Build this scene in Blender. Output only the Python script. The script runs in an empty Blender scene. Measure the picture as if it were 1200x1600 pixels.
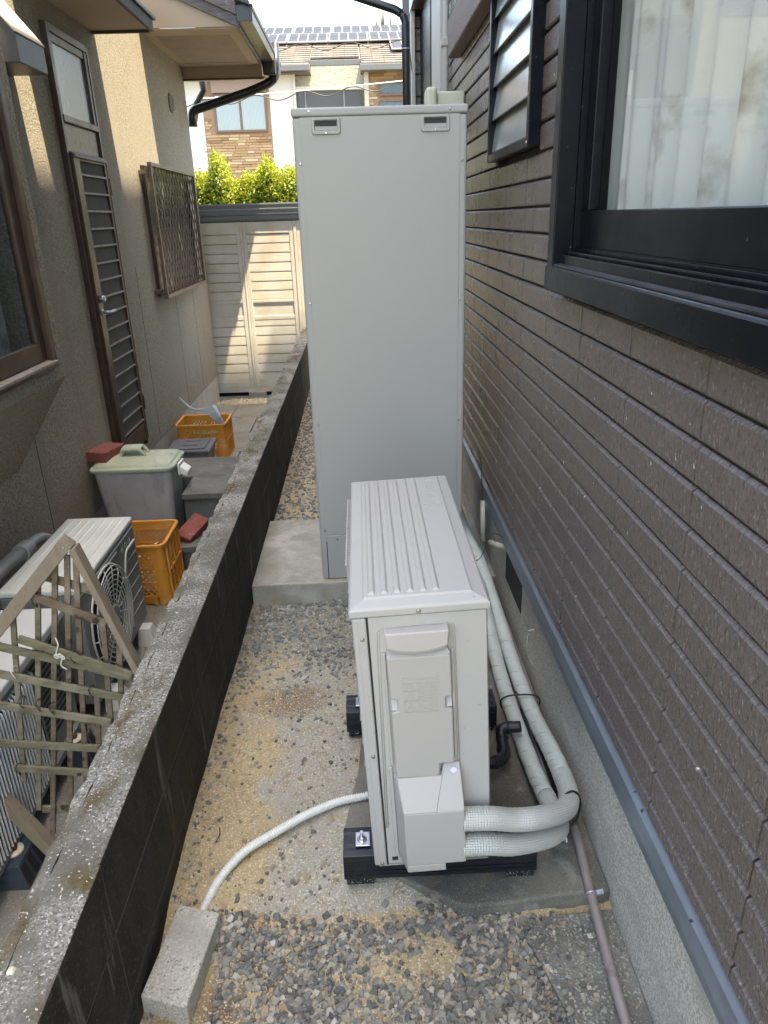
import bpy, math, random
import numpy as np
from mathutils import Vector, Matrix
random.seed(7); rng = np.random.default_rng(7)
S = bpy.context.scene; COL = S.collection

# ------------------------------------------------------------------ camera, sky, sun, exposure
cam = bpy.data.cameras.new('camera'); co = bpy.data.objects.new('camera', cam); COL.objects.link(co)
co.matrix_world = Matrix(((0.998981, 0.039530, -0.021787, 0), (-0.035037, 0.374812, -0.926438, 0), (-0.028456, 0.926258, 0.375815, 1.49), (0, 0, 0, 1)))
cam.sensor_fit = 'HORIZONTAL'; cam.sensor_width = 36; cam.lens = 36 * 1137 / 1200
cam.clip_start = .02; cam.clip_end = 1500
S.camera = co
SUN = Vector((-.28, .13, -1)).normalized()
w = bpy.data.worlds.new('World'); S.world = w; w.use_nodes = True
nt = w.node_tree; bg = nt.nodes['Background']
sky = nt.nodes.new('ShaderNodeTexSky'); sky.sky_type = 'NISHITA'; sky.sun_disc = False
sky.sun_elevation = math.asin(-SUN.z); sky.sun_rotation = math.atan2(-SUN.x, -SUN.y)
sky.air_density = 1.0; sky.dust_density = 2.5; sky.ozone_density = 1.0
nt.links.new(sky.outputs[0], bg.inputs[0]); bg.inputs[1].default_value = .115
sl = bpy.data.lights.new('sun', 'SUN'); sl.energy = 2.5; sl.angle = math.radians(.55); sl.color = (1, .92, .78)
so = bpy.data.objects.new('sun', sl); COL.objects.link(so); so.rotation_euler = SUN.to_track_quat('-Z', 'Y').to_euler()
S.view_settings.view_transform = 'Standard'; S.view_settings.look = 'None'; S.view_settings.gamma = 1
S.view_settings.exposure = 3.28
S.view_settings.use_white_balance = True; S.view_settings.white_balance_temperature = 8100; S.view_settings.white_balance_tint = 6
S.render.engine = 'CYCLES'
S.cycles.max_bounces = 10; S.cycles.diffuse_bounces = 6; S.cycles.glossy_bounces = 4; S.cycles.transparent_max_bounces = 12
S.cycles.use_denoising = True

# ------------------------------------------------------------------ materials
MATS = {}
def M(name, col, rough=.6, metal=0., spec=.5, layers=(), bumps=(), coords='pos', coat=0, rvar=0, trans=0):
    """layers: (kind, scale or (sx,sy,sz), lo, hi, colour)  bumps: (kind, scale, strength, distance)"""
    m = bpy.data.materials.new(name); m.use_nodes = True; n = m.node_tree.nodes; l = m.node_tree.links
    b = n['Principled BSDF']; b.inputs['Roughness'].default_value = rough; b.inputs['Metallic'].default_value = metal
    b.inputs['Specular IOR Level'].default_value = spec
    if coat: b.inputs['Coat Weight'].default_value = coat; b.inputs['Coat Roughness'].default_value = .15
    if coords == 'pos': src = n.new('ShaderNodeNewGeometry').outputs['Position']
    elif coords == 'uv': src = n.new('ShaderNodeUVMap').outputs[0]
    else: src = n.new('ShaderNodeTexCoord').outputs['Object']
    def tex(kind, sc):
        mp = n.new('ShaderNodeMapping'); l.new(src, mp.inputs[0])
        mp.inputs['Scale'].default_value = sc if isinstance(sc, tuple) else (sc, sc, sc)
        mp.inputs['Location'].default_value = (random.uniform(0, 9) if coords != 'uv' else 0,) * 3
        if kind == 'noise':
            t = n.new('ShaderNodeTexNoise'); t.inputs['Scale'].default_value = 1; t.inputs['Detail'].default_value = 5; t.inputs['Roughness'].default_value = .6
        elif kind == 'fine':
            t = n.new('ShaderNodeTexNoise'); t.inputs['Scale'].default_value = 1; t.inputs['Detail'].default_value = 1.5
        elif kind == 'vor':
            t = n.new('ShaderNodeTexVoronoi'); t.inputs['Scale'].default_value = 1
        elif kind == 'grid':
            t = n.new('ShaderNodeTexBrick'); t.offset = 0; t.inputs['Scale'].default_value = 1
            t.inputs['Color1'].default_value = t.inputs['Color2'].default_value = (1, 1, 1, 1); t.inputs['Mortar'].default_value = (0, 0, 0, 1)
            t.inputs['Mortar Size'].default_value = .12; t.inputs['Mortar Smooth'].default_value = 1; t.inputs['Brick Width'].default_value = 1; t.inputs['Row Height'].default_value = 1
        elif kind == 'wave':
            t = n.new('ShaderNodeTexWave'); t.inputs['Scale'].default_value = 1; t.inputs['Distortion'].default_value = 2.5; t.inputs['Detail'].default_value = 2; t.bands_direction = 'X'
        l.new(mp.outputs[0], t.inputs['Vector'])
        return t.outputs['Distance'] if kind == 'vor' else t.outputs[0]
    cur = None
    def rgb(c): return (c[0], c[1], c[2], 1)
    for (kind, sc, lo, hi, c) in layers:
        mr = n.new('ShaderNodeMapRange')
        if kind == 'island':
            l.new(n.new('ShaderNodeNewGeometry').outputs['Random Per Island'], mr.inputs[0])
        elif kind == 'attr':
            a = n.new('ShaderNodeAttribute'); a.attribute_name = sc; l.new(a.outputs['Fac'], mr.inputs[0])
        elif kind == 'objrand':
            l.new(n.new('ShaderNodeObjectInfo').outputs['Random'], mr.inputs[0])
        elif kind == 'z':
            sp = n.new('ShaderNodeSeparateXYZ'); l.new(src, sp.inputs[0])
            nz = n.new('ShaderNodeTexNoise'); nz.inputs['Scale'].default_value = 6; l.new(src, nz.inputs['Vector'])
            ad = n.new('ShaderNodeMath'); ad.operation = 'MULTIPLY_ADD'; l.new(nz.outputs[0], ad.inputs[0]); ad.inputs[1].default_value = sc; l.new(sp.outputs[2], ad.inputs[2])
            l.new(ad.outputs[0], mr.inputs[0])
        else: l.new(tex(kind, sc), mr.inputs[0])
        mr.inputs[1].default_value = lo; mr.inputs[2].default_value = hi
        mx = n.new('ShaderNodeMix'); mx.data_type = 'RGBA'; l.new(mr.outputs[0], mx.inputs[0])
        if cur is None: mx.inputs[6].default_value = rgb(col)
        else: l.new(cur, mx.inputs[6])
        mx.inputs[7].default_value = rgb(c); cur = mx.outputs[2]
    if cur is None: b.inputs['Base Color'].default_value = rgb(col)
    else: l.new(cur, b.inputs['Base Color'])
    if rvar:
        mr = n.new('ShaderNodeMapRange'); l.new(tex('noise', 9.), mr.inputs[0]); mr.inputs[1].default_value = .3; mr.inputs[2].default_value = .7
        mr.inputs[3].default_value = max(.03, rough - rvar); mr.inputs[4].default_value = rough + rvar; l.new(mr.outputs[0], b.inputs['Roughness'])
    nrm = None
    for (kind, sc, st, dist) in bumps:
        bp = n.new('ShaderNodeBump'); bp.inputs['Strength'].default_value = st; bp.inputs['Distance'].default_value = dist
        l.new(tex(kind, sc), bp.inputs['Height'])
        if nrm: l.new(nrm, bp.inputs['Normal'])
        nrm = bp.outputs[0]
    if nrm: l.new(nrm, b.inputs['Normal'])
    if trans:
        tr = n.new('ShaderNodeBsdfTranslucent'); ms = n.new('ShaderNodeMixShader'); ms.inputs[0].default_value = trans
        if cur is not None: l.new(cur, tr.inputs[0])
        else: tr.inputs[0].default_value = rgb(col)
        l.new(b.outputs[0], ms.inputs[1]); l.new(tr.outputs[0], ms.inputs[2]); l.new(ms.outputs[0], n['Material Output'].inputs[0])
    return m
def glassmat(name, tint=(.9, .93, .92), ior=1.5, rough=.0, bump=0, amount=1.):
    m = bpy.data.materials.new(name); m.use_nodes = True; n = m.node_tree.nodes; l = m.node_tree.links
    n.remove(n['Principled BSDF'])
    t = n.new('ShaderNodeBsdfTransparent'); t.inputs[0].default_value = (*tint, 1)
    g = n.new('ShaderNodeBsdfGlossy'); g.inputs['Roughness'].default_value = rough
    f = n.new('ShaderNodeFresnel'); f.inputs[0].default_value = ior
    gb = n.new('ShaderNodeNewGeometry'); sb = n.new('ShaderNodeMath'); sb.operation = 'SUBTRACT'; sb.inputs[0].default_value = 1; l.new(gb.outputs['Backfacing'], sb.inputs[1])
    mu = n.new('ShaderNodeMath'); mu.operation = 'MULTIPLY'; l.new(f.outputs[0], mu.inputs[0]); l.new(sb.outputs[0], mu.inputs[1])
    ms = n.new('ShaderNodeMixShader'); l.new(mu.outputs[0], ms.inputs[0]); l.new(t.outputs[0], ms.inputs[1]); l.new(g.outputs[0], ms.inputs[2])
    l.new(ms.outputs[0], n['Material Output'].inputs[0])
    if bump:
        ge = n.new('ShaderNodeNewGeometry'); nz = n.new('ShaderNodeTexNoise'); nz.inputs['Scale'].default_value = 70; nz.inputs['Detail'].default_value = 1
        bp = n.new('ShaderNodeBump'); bp.inputs['Strength'].default_value = bump; bp.inputs['Distance'].default_value = .003
        l.new(ge.outputs['Position'], nz.inputs['Vector']); l.new(nz.outputs[0], bp.inputs['Height']); l.new(bp.outputs[0], g.inputs['Normal']); l.new(bp.outputs[0], f.inputs['Normal'])
    return m

m_stucco = M('tan sand stucco', (.325, .298, .248), .92, spec=.15, layers=(('fine', 110., .46, .58, (.21, .183, .146)), ('fine', 75., .64, .69, (.42, .375, .30)), ('noise', 1.6, .42, .75, (.30, .268, .222)), ('noise', (2.5, 2.5, .6), .56, .78, (.225, .208, .182))), bumps=(('fine', 120., .8, .0035), ('noise', 40., .3, .003)))
m_found_l = M('pale cement render', (0.432, 0.42, 0.384), .9, layers=(('noise', 5., .4, .7, (0.324, 0.324, 0.3)),), bumps=(('fine', 120., .25, .002),))
m_bronze = M('bronze aluminium', (.055, .036, .028), .38, metal=.35, layers=(('noise', 14., .4, .7, (.075, .052, .042)),), rvar=.1)
m_bronze_l = M('worn bronze aluminium', (.16, .115, .09), .42, metal=.3, layers=(('noise', 22., .45, .62, (.10, .07, .055)),))
m_shutter = M('grey brown louvre panel', (.095, .09, .078), .8, spec=.15, layers=(('noise', 8., .4, .7, (.085, .08, .07)),))
m_slat_l = M('pale louvre lip', (.27, .24, .215), .55, layers=(('noise', 40., .4, .65, (.17, .145, .125)),))  # paler than the louvre panel, with darker mottling
m_soffit = M('beige painted soffit', (.42, .33, .25), .8, layers=(('noise', 3., .4, .7, (0.414, 0.322, 0.241)),))
m_perf = M('perforated soffit board', (.36, .29, .23), .85, layers=(('noise', 6., .4, .7, (.30, .24, .19)),), bumps=(('fine', 140., .2, .002),))
m_fascia = M('weathered grey fascia wood', (.13, .115, .115), .7, layers=(('noise', (4, 4, 60), .4, .65, (.075, .066, .068)), ('noise', 25., .6, .72, (.24, .21, .2))), bumps=(('noise', (10, 10, 160), .4, .003),))
m_black = M('black gutter plastic', (.012, .013, .016), .3, layers=(('noise', 30., .5, .75, (.03, .03, .033)),))
m_gutter = M('grey brown gutter metal', (.12, .105, .10), .35, metal=.4, layers=(('noise', 14., .45, .7, (.2, .175, .165)),))
m_hood = M('dark slate metal', (.055, .06, .07), .45, metal=.2, layers=(('noise', 10., .4, .7, (.042, .045, .052)),))
m_frame = M('black anodised aluminium', (.005, .006, .010), .32, metal=0, spec=.18, layers=(('noise', 16., .5, .72, (.009, .0095, .012)), ('fine', 90., .755, .79, (.10, .095, .09))), rvar=.08)
m_frame_l = M('worn track aluminium', (.10, .10, .115), .35, metal=.6, layers=(('noise', (40, 12, 40), .4, .65, (.045, .045, .05)),))
m_dirt = M('dusty track', (.05, .043, .036), .9, layers=(('noise', 30., .4, .6, (.09, .08, .068)),))
m_siding = M('dark brown embossed siding', (0.158, 0.128, 0.118), .25, spec=.65, layers=(('noise', 2.2, .4, .7, (0.126, 0.101, 0.0933)), ('objrand', 0, 0, 1, (0.144, 0.117, 0.107)), ('noise', (60., 110., 60.), .53, .66, (0.0911, 0.0711, 0.0651)), ('fine', (60., 150., 90.), .62, .70, (0.219, 0.184, 0.172)), ('fine', (40., 60., 38.), .775, .79, (0.651, 0.621, 0.581)), ('noise', 7., .745, .77, (0.265, 0.117, 0.0669))),
             bumps=(('noise', (60., 125., 80.), .8, .0055), ('fine', (90., 230., 150.), .5, .003)), rvar=.05)
m_siding_gap = M('siding joint', (.022, .018, .017), .8)
m_flash = M('slate blue flashing metal', (0.162, 0.186, 0.21), .38, metal=.35, layers=(('noise', (30, 6, 30), .45, .7, (0.213, 0.25, 0.288)), ('fine', 60., .72, .8, (0.0375, 0.0375, 0.0375))), rvar=.08)
m_found = M('grey cement foundation', (.60, .565, .50), .9, layers=(('fine', 210., .44, .58, (.37, .35, .31)), ('noise', (3., 2.2, 5.), .50, .68, (.36, .34, .295)), ('fine', 160., .64, .69, (.70, .68, .63)), ('noise', (6., 1.8, 9.), .62, .74, (.62, .61, .58)), ('noise', 3.3, .64, .74, (.39, .29, .18))), bumps=(('fine', 200., .7, .003), ('noise', 40., .2, .002)))
m_sand = M('sand and mortar ground', (0.48, 0.37, 0.214), .95, spec=.15, layers=(('noise', 9., .42, .66, (0.422, 0.327, 0.199)), ('attr', 'mortar', .1, .7, (0.385, 0.358, 0.299)), ('noise', 26., .54, .68, (0.31, 0.247, 0.146)), ('attr', 'dust', .1, .9, (0.26, 0.241, 0.178)), ('attr', 'damp', .1, .9, (0.22, 0.142, 0.0808)), ('fine', 170., .56, .66, (0.62, 0.549, 0.408)), ('fine', 140., .34, .24, (0.2, 0.162, 0.109))),
           bumps=(('fine', 180., 1., .004), ('noise', 60., .8, .008)))
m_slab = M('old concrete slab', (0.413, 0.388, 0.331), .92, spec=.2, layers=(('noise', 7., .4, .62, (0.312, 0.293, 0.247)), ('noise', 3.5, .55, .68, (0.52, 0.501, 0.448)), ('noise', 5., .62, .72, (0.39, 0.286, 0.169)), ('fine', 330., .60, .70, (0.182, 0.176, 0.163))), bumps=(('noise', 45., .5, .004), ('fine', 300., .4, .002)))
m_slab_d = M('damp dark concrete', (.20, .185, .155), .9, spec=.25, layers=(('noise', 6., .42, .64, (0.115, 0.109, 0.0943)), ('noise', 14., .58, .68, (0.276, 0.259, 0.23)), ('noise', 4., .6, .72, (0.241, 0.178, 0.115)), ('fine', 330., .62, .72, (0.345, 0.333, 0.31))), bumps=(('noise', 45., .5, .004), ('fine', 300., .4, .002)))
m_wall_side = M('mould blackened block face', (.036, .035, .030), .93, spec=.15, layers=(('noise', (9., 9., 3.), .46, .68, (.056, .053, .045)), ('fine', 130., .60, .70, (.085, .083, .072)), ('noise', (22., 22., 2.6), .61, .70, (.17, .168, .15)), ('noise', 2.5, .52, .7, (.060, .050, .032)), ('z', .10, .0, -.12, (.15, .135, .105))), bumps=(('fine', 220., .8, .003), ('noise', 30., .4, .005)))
m_wall_top = M('rough weathered block top', (.26, .25, .225), .95, spec=.15, layers=(('fine', 120., .50, .60, (.13, .125, .112)), ('fine', 200., .58, .66, (.50, .49, .455)), ('noise', 6., .44, .60, (.145, .14, .12)), ('noise', (9., 5., 9.), .50, .64, (.115, .088, .045)), ('fine', 150., .66, .70, (.55, .54, .50))), bumps=(('fine', 130., .7, .004), ('noise', 40., .6, .007)))
m_joint = M('mortar joint', (.085, .08, .07), .95)
m_strip = M('grimy grey footing', (.20, .19, .165), .95, layers=(('noise', 9., .42, .62, (.14, .132, .115)), ('fine', 150., .58, .66, (.36, .345, .305)), ('noise', 14., .60, .68, (.30, .24, .17))), bumps=(('fine', 160., .9, .004), ('noise', 40., .6, .006)))
m_block = M('grey paving brick', (.47, .455, .40), .95, spec=.15, layers=(('fine', 190., .52, .64, (.62, .60, .54)), ('fine', 150., .60, .70, (.25, .24, .205)), ('noise', 10., .45, .7, (.38, .365, .315))), bumps=(('fine', 190., 1., .003), ('noise', 60., .3, .003)))
m_stone = M('gravel stone', (0.144, 0.141, 0.13), .85, layers=(('island', 0, .18, .20, (0.093, 0.0928, 0.088)), ('island', 0, .30, .32, (0.223, 0.214, 0.189)), ('island', 0, .44, .46, (0.335, 0.296, 0.229)), ('island', 0, .56, .58, (0.177, 0.173, 0.158)), ('island', 0, .68, .70, (0.409, 0.364, 0.29)), ('island', 0, .80, .82, (0.251, 0.238, 0.207)), ('island', 0, .89, .90, (0.484, 0.455, 0.405)), ('island', 0, .935, .94, (0.391, 0.273, 0.158)), ('island', 0, .97, .975, (0.112, 0.114, 0.11)), ('noise', 240., .5, .75, (0.27, 0.246, 0.202))), bumps=(('noise', 400., .5, .001),))
m_stone_g = M('grey green gravel', (0.198, 0.204, 0.189), .85, layers=(('island', 0, .25, .27, (0.134, 0.143, 0.134)), ('island', 0, .45, .48, (0.291, 0.291, 0.269)), ('island', 0, .7, .72, (0.213, 0.218, 0.202)), ('island', 0, .86, .88, (0.448, 0.437, 0.403)), ('noise', 240., .5, .75, (0.269, 0.258, 0.224))))
m_grain = M('sand grains', (.50, .42, .31), .9, layers=(('island', 0, .35, .4, (0.396, 0.288, 0.18)), ('island', 0, .7, .74, (0.6, 0.528, 0.42)), ('island', 0, .9, .92, (0.24, 0.228, 0.216))))
m_pebble = M('pale pebbles', (.62, .56, .44), .8, layers=(('island', 0, .4, .5, (.5, .44, .33)),))
m_tank = M('warm grey tank paint', (0.427, 0.419, 0.393), .42, spec=.4, layers=(('noise', 1.3, .35, .7, (0.413, 0.406, 0.384)), ('noise', (14., 14., 1.2), .62, .8, (0.394, 0.386, 0.362))), bumps=(('noise', 3., .05, .01),), rvar=.04)
m_hp = M('pale beige grey enamel', (0.461, 0.441, 0.414), .36, spec=.45, layers=(('noise', 1.7, .35, .7, (0.455, 0.43, 0.411)), ('fine', 90., .74, .78, (0.335, 0.298, 0.267)), ('z', .12, .17, .05, (0.415, 0.376, 0.337))), rvar=.05)
m_hp_plastic = M('pale beige grey plastic', (0.447, 0.417, 0.392), .33, spec=.5, layers=(('noise', 5., .4, .7, (0.442, 0.415, 0.395)), ('z', .12, .20, .08, (0.41, 0.371, 0.333))), rvar=.05)
m_gap = M('dark gap', (.02, .02, .02), .8)
m_screw = M('steel screw', (.5, .5, .5), .25, metal=1)
m_zinc = M('zinc plate', (.62, .64, .66), .3, metal=.9)
m_blackpl = M('black moulded plastic', (.012, .013, .018), .36, layers=(('noise', 30., .55, .72, (.03, .031, .035)),))
m_rubber = M('speckled rubber granulate', (.013, .013, .013), .9, layers=(('fine', 260., .60, .64, (.45, .44, .42)),), bumps=(('vor', 260., 1., .003),))
m_insul = M('embossed insulation wrap', (.70, .715, .67), .5, spec=.35, coords='uv', layers=(('noise', (14, 14, 1), .4, .7, (.64, .655, .61)), ('grid', (175., 175., 1.), .35, .0, (.50, .52, .48))), bumps=(('grid', (175., 175., 1.), .9, .003),))
m_tape = M('glossy tape wrap', (.62, .665, .61), .22, spec=.5, coords='uv', layers=(('noise', (14, 8, 1), .4, .7, (.56, .605, .55)), ('noise', (40, 30, 1), .62, .75, (.50, .52, .46))), bumps=(('noise', (28., 28., 1.), .5, .005),))
m_hose = M('pale drain hose plastic', (0.72, 0.732, 0.696), .35)
m_tie = M('black cable tie', (.015, .015, .015), .4)
m_conduit = M('old grey conduit', (.21, .175, .165), .5, layers=(('noise', (20, 3, 20), .4, .65, (.28, .25, .235)), ('noise', 9., .6, .7, (.13, .10, .09))))
m_galv = M('galvanised clamp', (.42, .44, .46), .38, metal=.7)
m_cream = M('cream plastic', (.62, .58, .45), .45)
m_trim = M('beige trim board', (.47, .44, .39), .6)
m_cond = M('pale corrugated conduit', (.40, .39, .36), .5)
m_beam = M('brown painted timber', (.10, .057, .045), .55, layers=(('noise', (30, 4, 30), .4, .65, (.13, .078, .063)), ('fine', 60., .68, .74, (.33, .27, .24))), bumps=(('noise', (60, 6, 60), .4, .003),))
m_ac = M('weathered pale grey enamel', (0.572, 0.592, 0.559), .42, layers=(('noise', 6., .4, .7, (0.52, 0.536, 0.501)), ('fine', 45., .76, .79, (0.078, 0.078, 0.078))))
m_ac_shade = M('shade darkened grey enamel', (.20, .215, .205), .45, layers=(('noise', 6., .4, .7, (.17, .18, .172)),))  # darker than the top: shade on upright faces is put into the colour
m_acgrille = M('pale wire guard', (.50, .51, .48), .45)
m_wfins = M('pale plastic fins', (.62, .63, .64), .4)
m_dark = M('painted cavity shade', (.012, .012, .013), .8)  # near-black tone painted for the shade inside hollows
m_duct = M('grey beige duct', (.42, .385, .35), .42, layers=(('noise', 8., .4, .7, (.34, .31, .285)),))
m_wood = M('weathered grey timber', (0.267, 0.22, 0.168), .85, spec=.2, coords='pos', layers=(('noise', (40, 40, 9), .42, .62, (0.23, 0.181, 0.134)), ('noise', 9., .5, .68, (0.23, 0.215, 0.128)), ('noise', (90, 90, 20), .62, .7, (0.115, 0.088, 0.0615))), bumps=(('noise', (120, 120, 24), .6, .002),))
m_wood_g = M('green weathered slat', (0.194, 0.176, 0.116), .85, spec=.2, layers=(('noise', (16, 60, 60), .42, .62, (0.131, 0.116, 0.076)), ('noise', 12., .5, .66, (0.243, 0.216, 0.16)), ('fine', 28., .66, .72, (0.0495, 0.0396, 0.028))), bumps=(('noise', (24, 120, 120), .6, .002),))
m_wood_b = M('brown weathered slat', (0.178, 0.138, 0.0968), .85, spec=.2, layers=(('noise', (16, 60, 60), .42, .62, (0.124, 0.0937, 0.0644)), ('noise', 12., .5, .66, (0.243, 0.198, 0.147)), ('fine', 28., .64, .72, (0.0518, 0.0347, 0.0258))), bumps=(('noise', (24, 120, 120), .6, .002),))
m_wire = M('black tie wire', (.02, .018, .018), .5)
m_string = M('white string', (.6, .58, .52), .8)
m_blue = M('dark blue grey plastic', (.035, .048, .066), .45, layers=(('noise', 14., .4, .7, (.028, .038, .054)),))
m_rust = M('rusty bolt', (.12, .035, .015), .85, bumps=(('noise', 300., .6, .003),))
m_orange = M('orange crate plastic', (0.699, 0.298, 0.0462), .45, spec=.45, layers=(('noise', 8., .4, .7, (0.62, 0.245, 0.0396)), ('noise', 7., .56, .72, (0.699, 0.437, 0.185)), ('noise', 22., .62, .72, (0.451, 0.225, 0.0792))))
m_bin = M('grey weathered bin plastic', (0.4, 0.388, 0.376), .6, layers=(('noise', 7., .45, .6, (0.456, 0.433, 0.418)), ('noise', (10, 10, 3), .55, .68, (0.258, 0.235, 0.228))))
m_lid = M('faded green lid plastic', (.36, .40, .30), .55, layers=(('noise', 9., .42, .62, (.42, .46, .36)), ('noise', 16., .6, .7, (.27, .30, .22))))
m_brick = M('red clay brick', (.24, .07, .055), .85, layers=(('noise', 22., .42, .62, (.18, .05, .042)), ('noise', 30., .6, .72, (.36, .17, .14))), bumps=(('fine', 260., .5, .001),))
m_bucket = M('slate grey box plastic', (.115, .12, .135), .45, layers=(('noise', 10., .4, .7, (.14, .145, .16)),))
m_bucket_b = M('grey box body', (.17, .17, .165), .5, layers=(('noise', 10., .4, .7, (.14, .14, .135)),))
m_scoop = M('pale blue grey plastic', (.42, .50, .55), .4)
m_green = M('green plastic', (.03, .20, .115), .4)
m_clear = M('clear crumpled wrap', (.75, .74, .74), .15, spec=.8)
m_shed = M('ivory grey shed steel', (.70, .675, .62), .5, layers=(('noise', 4., .4, .7, (0.611, 0.543, 0.445)),))
m_shedroof = M('dark grey shed roof', (.14, .15, .165), .42, metal=.3)
m_paver = M('grey concrete paver', (.25, .245, .22), .9, layers=(('noise', 4., .4, .66, (.19, .185, .165)), ('noise', 11., .58, .7, (.30, .295, .27)), ('fine', 240., .6, .7, (.14, .14, .13))), bumps=(('fine', 240., .4, .002),))
m_step = M('grey stained cement step', (.15, .15, .138), .88, layers=(('noise', 6., .42, .6, (.11, .11, .10)), ('noise', 13., .6, .7, (.21, .21, .195))), bumps=(('fine', 200., .3, .002),))
m_ltop = M('grey rough cement ground', (.20, .195, .17), .93, layers=(('noise', 6., .42, .62, (.15, .145, .125)), ('fine', 260., .6, .68, (.34, .33, .3)), ('noise', 3., .6, .7, (.14, .15, .10))), bumps=(('fine', 220., .6, .003),))
m_earth = M('plain ground', (.16, .15, .13), .95, layers=(('noise', .4, .4, .6, (.12, .115, .095)),))
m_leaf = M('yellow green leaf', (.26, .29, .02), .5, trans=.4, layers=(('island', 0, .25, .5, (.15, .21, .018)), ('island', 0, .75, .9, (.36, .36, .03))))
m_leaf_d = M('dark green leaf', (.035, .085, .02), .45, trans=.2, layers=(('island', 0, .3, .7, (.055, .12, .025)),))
m_twig = M('brown twig', (.10, .07, .045), .9)
m_white = M('white house render', (.56, .545, .52), .85, layers=(('noise', 1.5, .4, .7, (.52, .51, .485)),), bumps=(('fine', 40., .3, .01),))
m_creamr = M('cream house render', (.46, .43, .36), .85, layers=(('noise', 1.5, .4, .7, (.43, .40, .33)),), bumps=(('fine', 14., .5, .02),))
m_clad = M('stacked stone strip', (.30, .19, .10), .85, layers=(('island', 0, .25, .27, (.36, .25, .15)), ('island', 0, .5, .52, (.22, .125, .065)), ('island', 0, .68, .7, (.31, .20, .11)), ('island', 0, .86, .88, (.42, .33, .23))))
m_clad_b = M('stone joint', (.25, .17, .11), .9)
m_tile = M('brown pink roof tile', (.10, .082, .072), .8, layers=(('island', 0, .3, .6, (.125, .105, .095)), ('noise', 3., .4, .7, (.085, .068, .06))))
m_solar = M('solar cells', (.025, .028, .038), .5, spec=.12)
m_solar_f = M('solar frame', (.22, .225, .24), .5)
m_fargut = M('grey house gutter', (.13, .135, .14), .5)
m_farframe = M('brown window frame', (.13, .08, .06), .5)
m_farbox = M('brown shutter box', (.25, .18, .15), .6)
m_balc = M('dark grey screen', (.05, .05, .052), .35)
m_lace = M('white net curtain', (.80, .80, .79), .9, layers=(('noise', 9., .58, .72, (.55, .52, .49)),), trans=.15)
m_curt = M('pale net curtain', (0.688, 0.705, 0.689), .9, trans=.1, layers=(('noise', (7, 7, 7), .55, .70, (0.361, 0.34, 0.307)),))
m_room = M('room wall', (.30, .29, .27), .9)
m_glass = glassmat('window glass', (.96, .97, .96), 1.7)
m_glass_d = glassmat('far window glass', (.8, .85, .88), 2.2)
m_frost = M('frosted pane', (.27, .29, .29), .17, spec=.9, bumps=(('noise', 62., .45, .004),))
m_blade = M('ribbed glass blade', (.34, .36, .35), .10, spec=1., bumps=(('noise', (60., 110., 8.), .25, .002),))
m_cable = M('black service cable', (.03, .03, .032), .5)
m_cablew = M('pale messenger wire', (.6, .6, .58), .5)
m_rearbox = M('white enamel top', (.56, .57, .575), .32)

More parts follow.
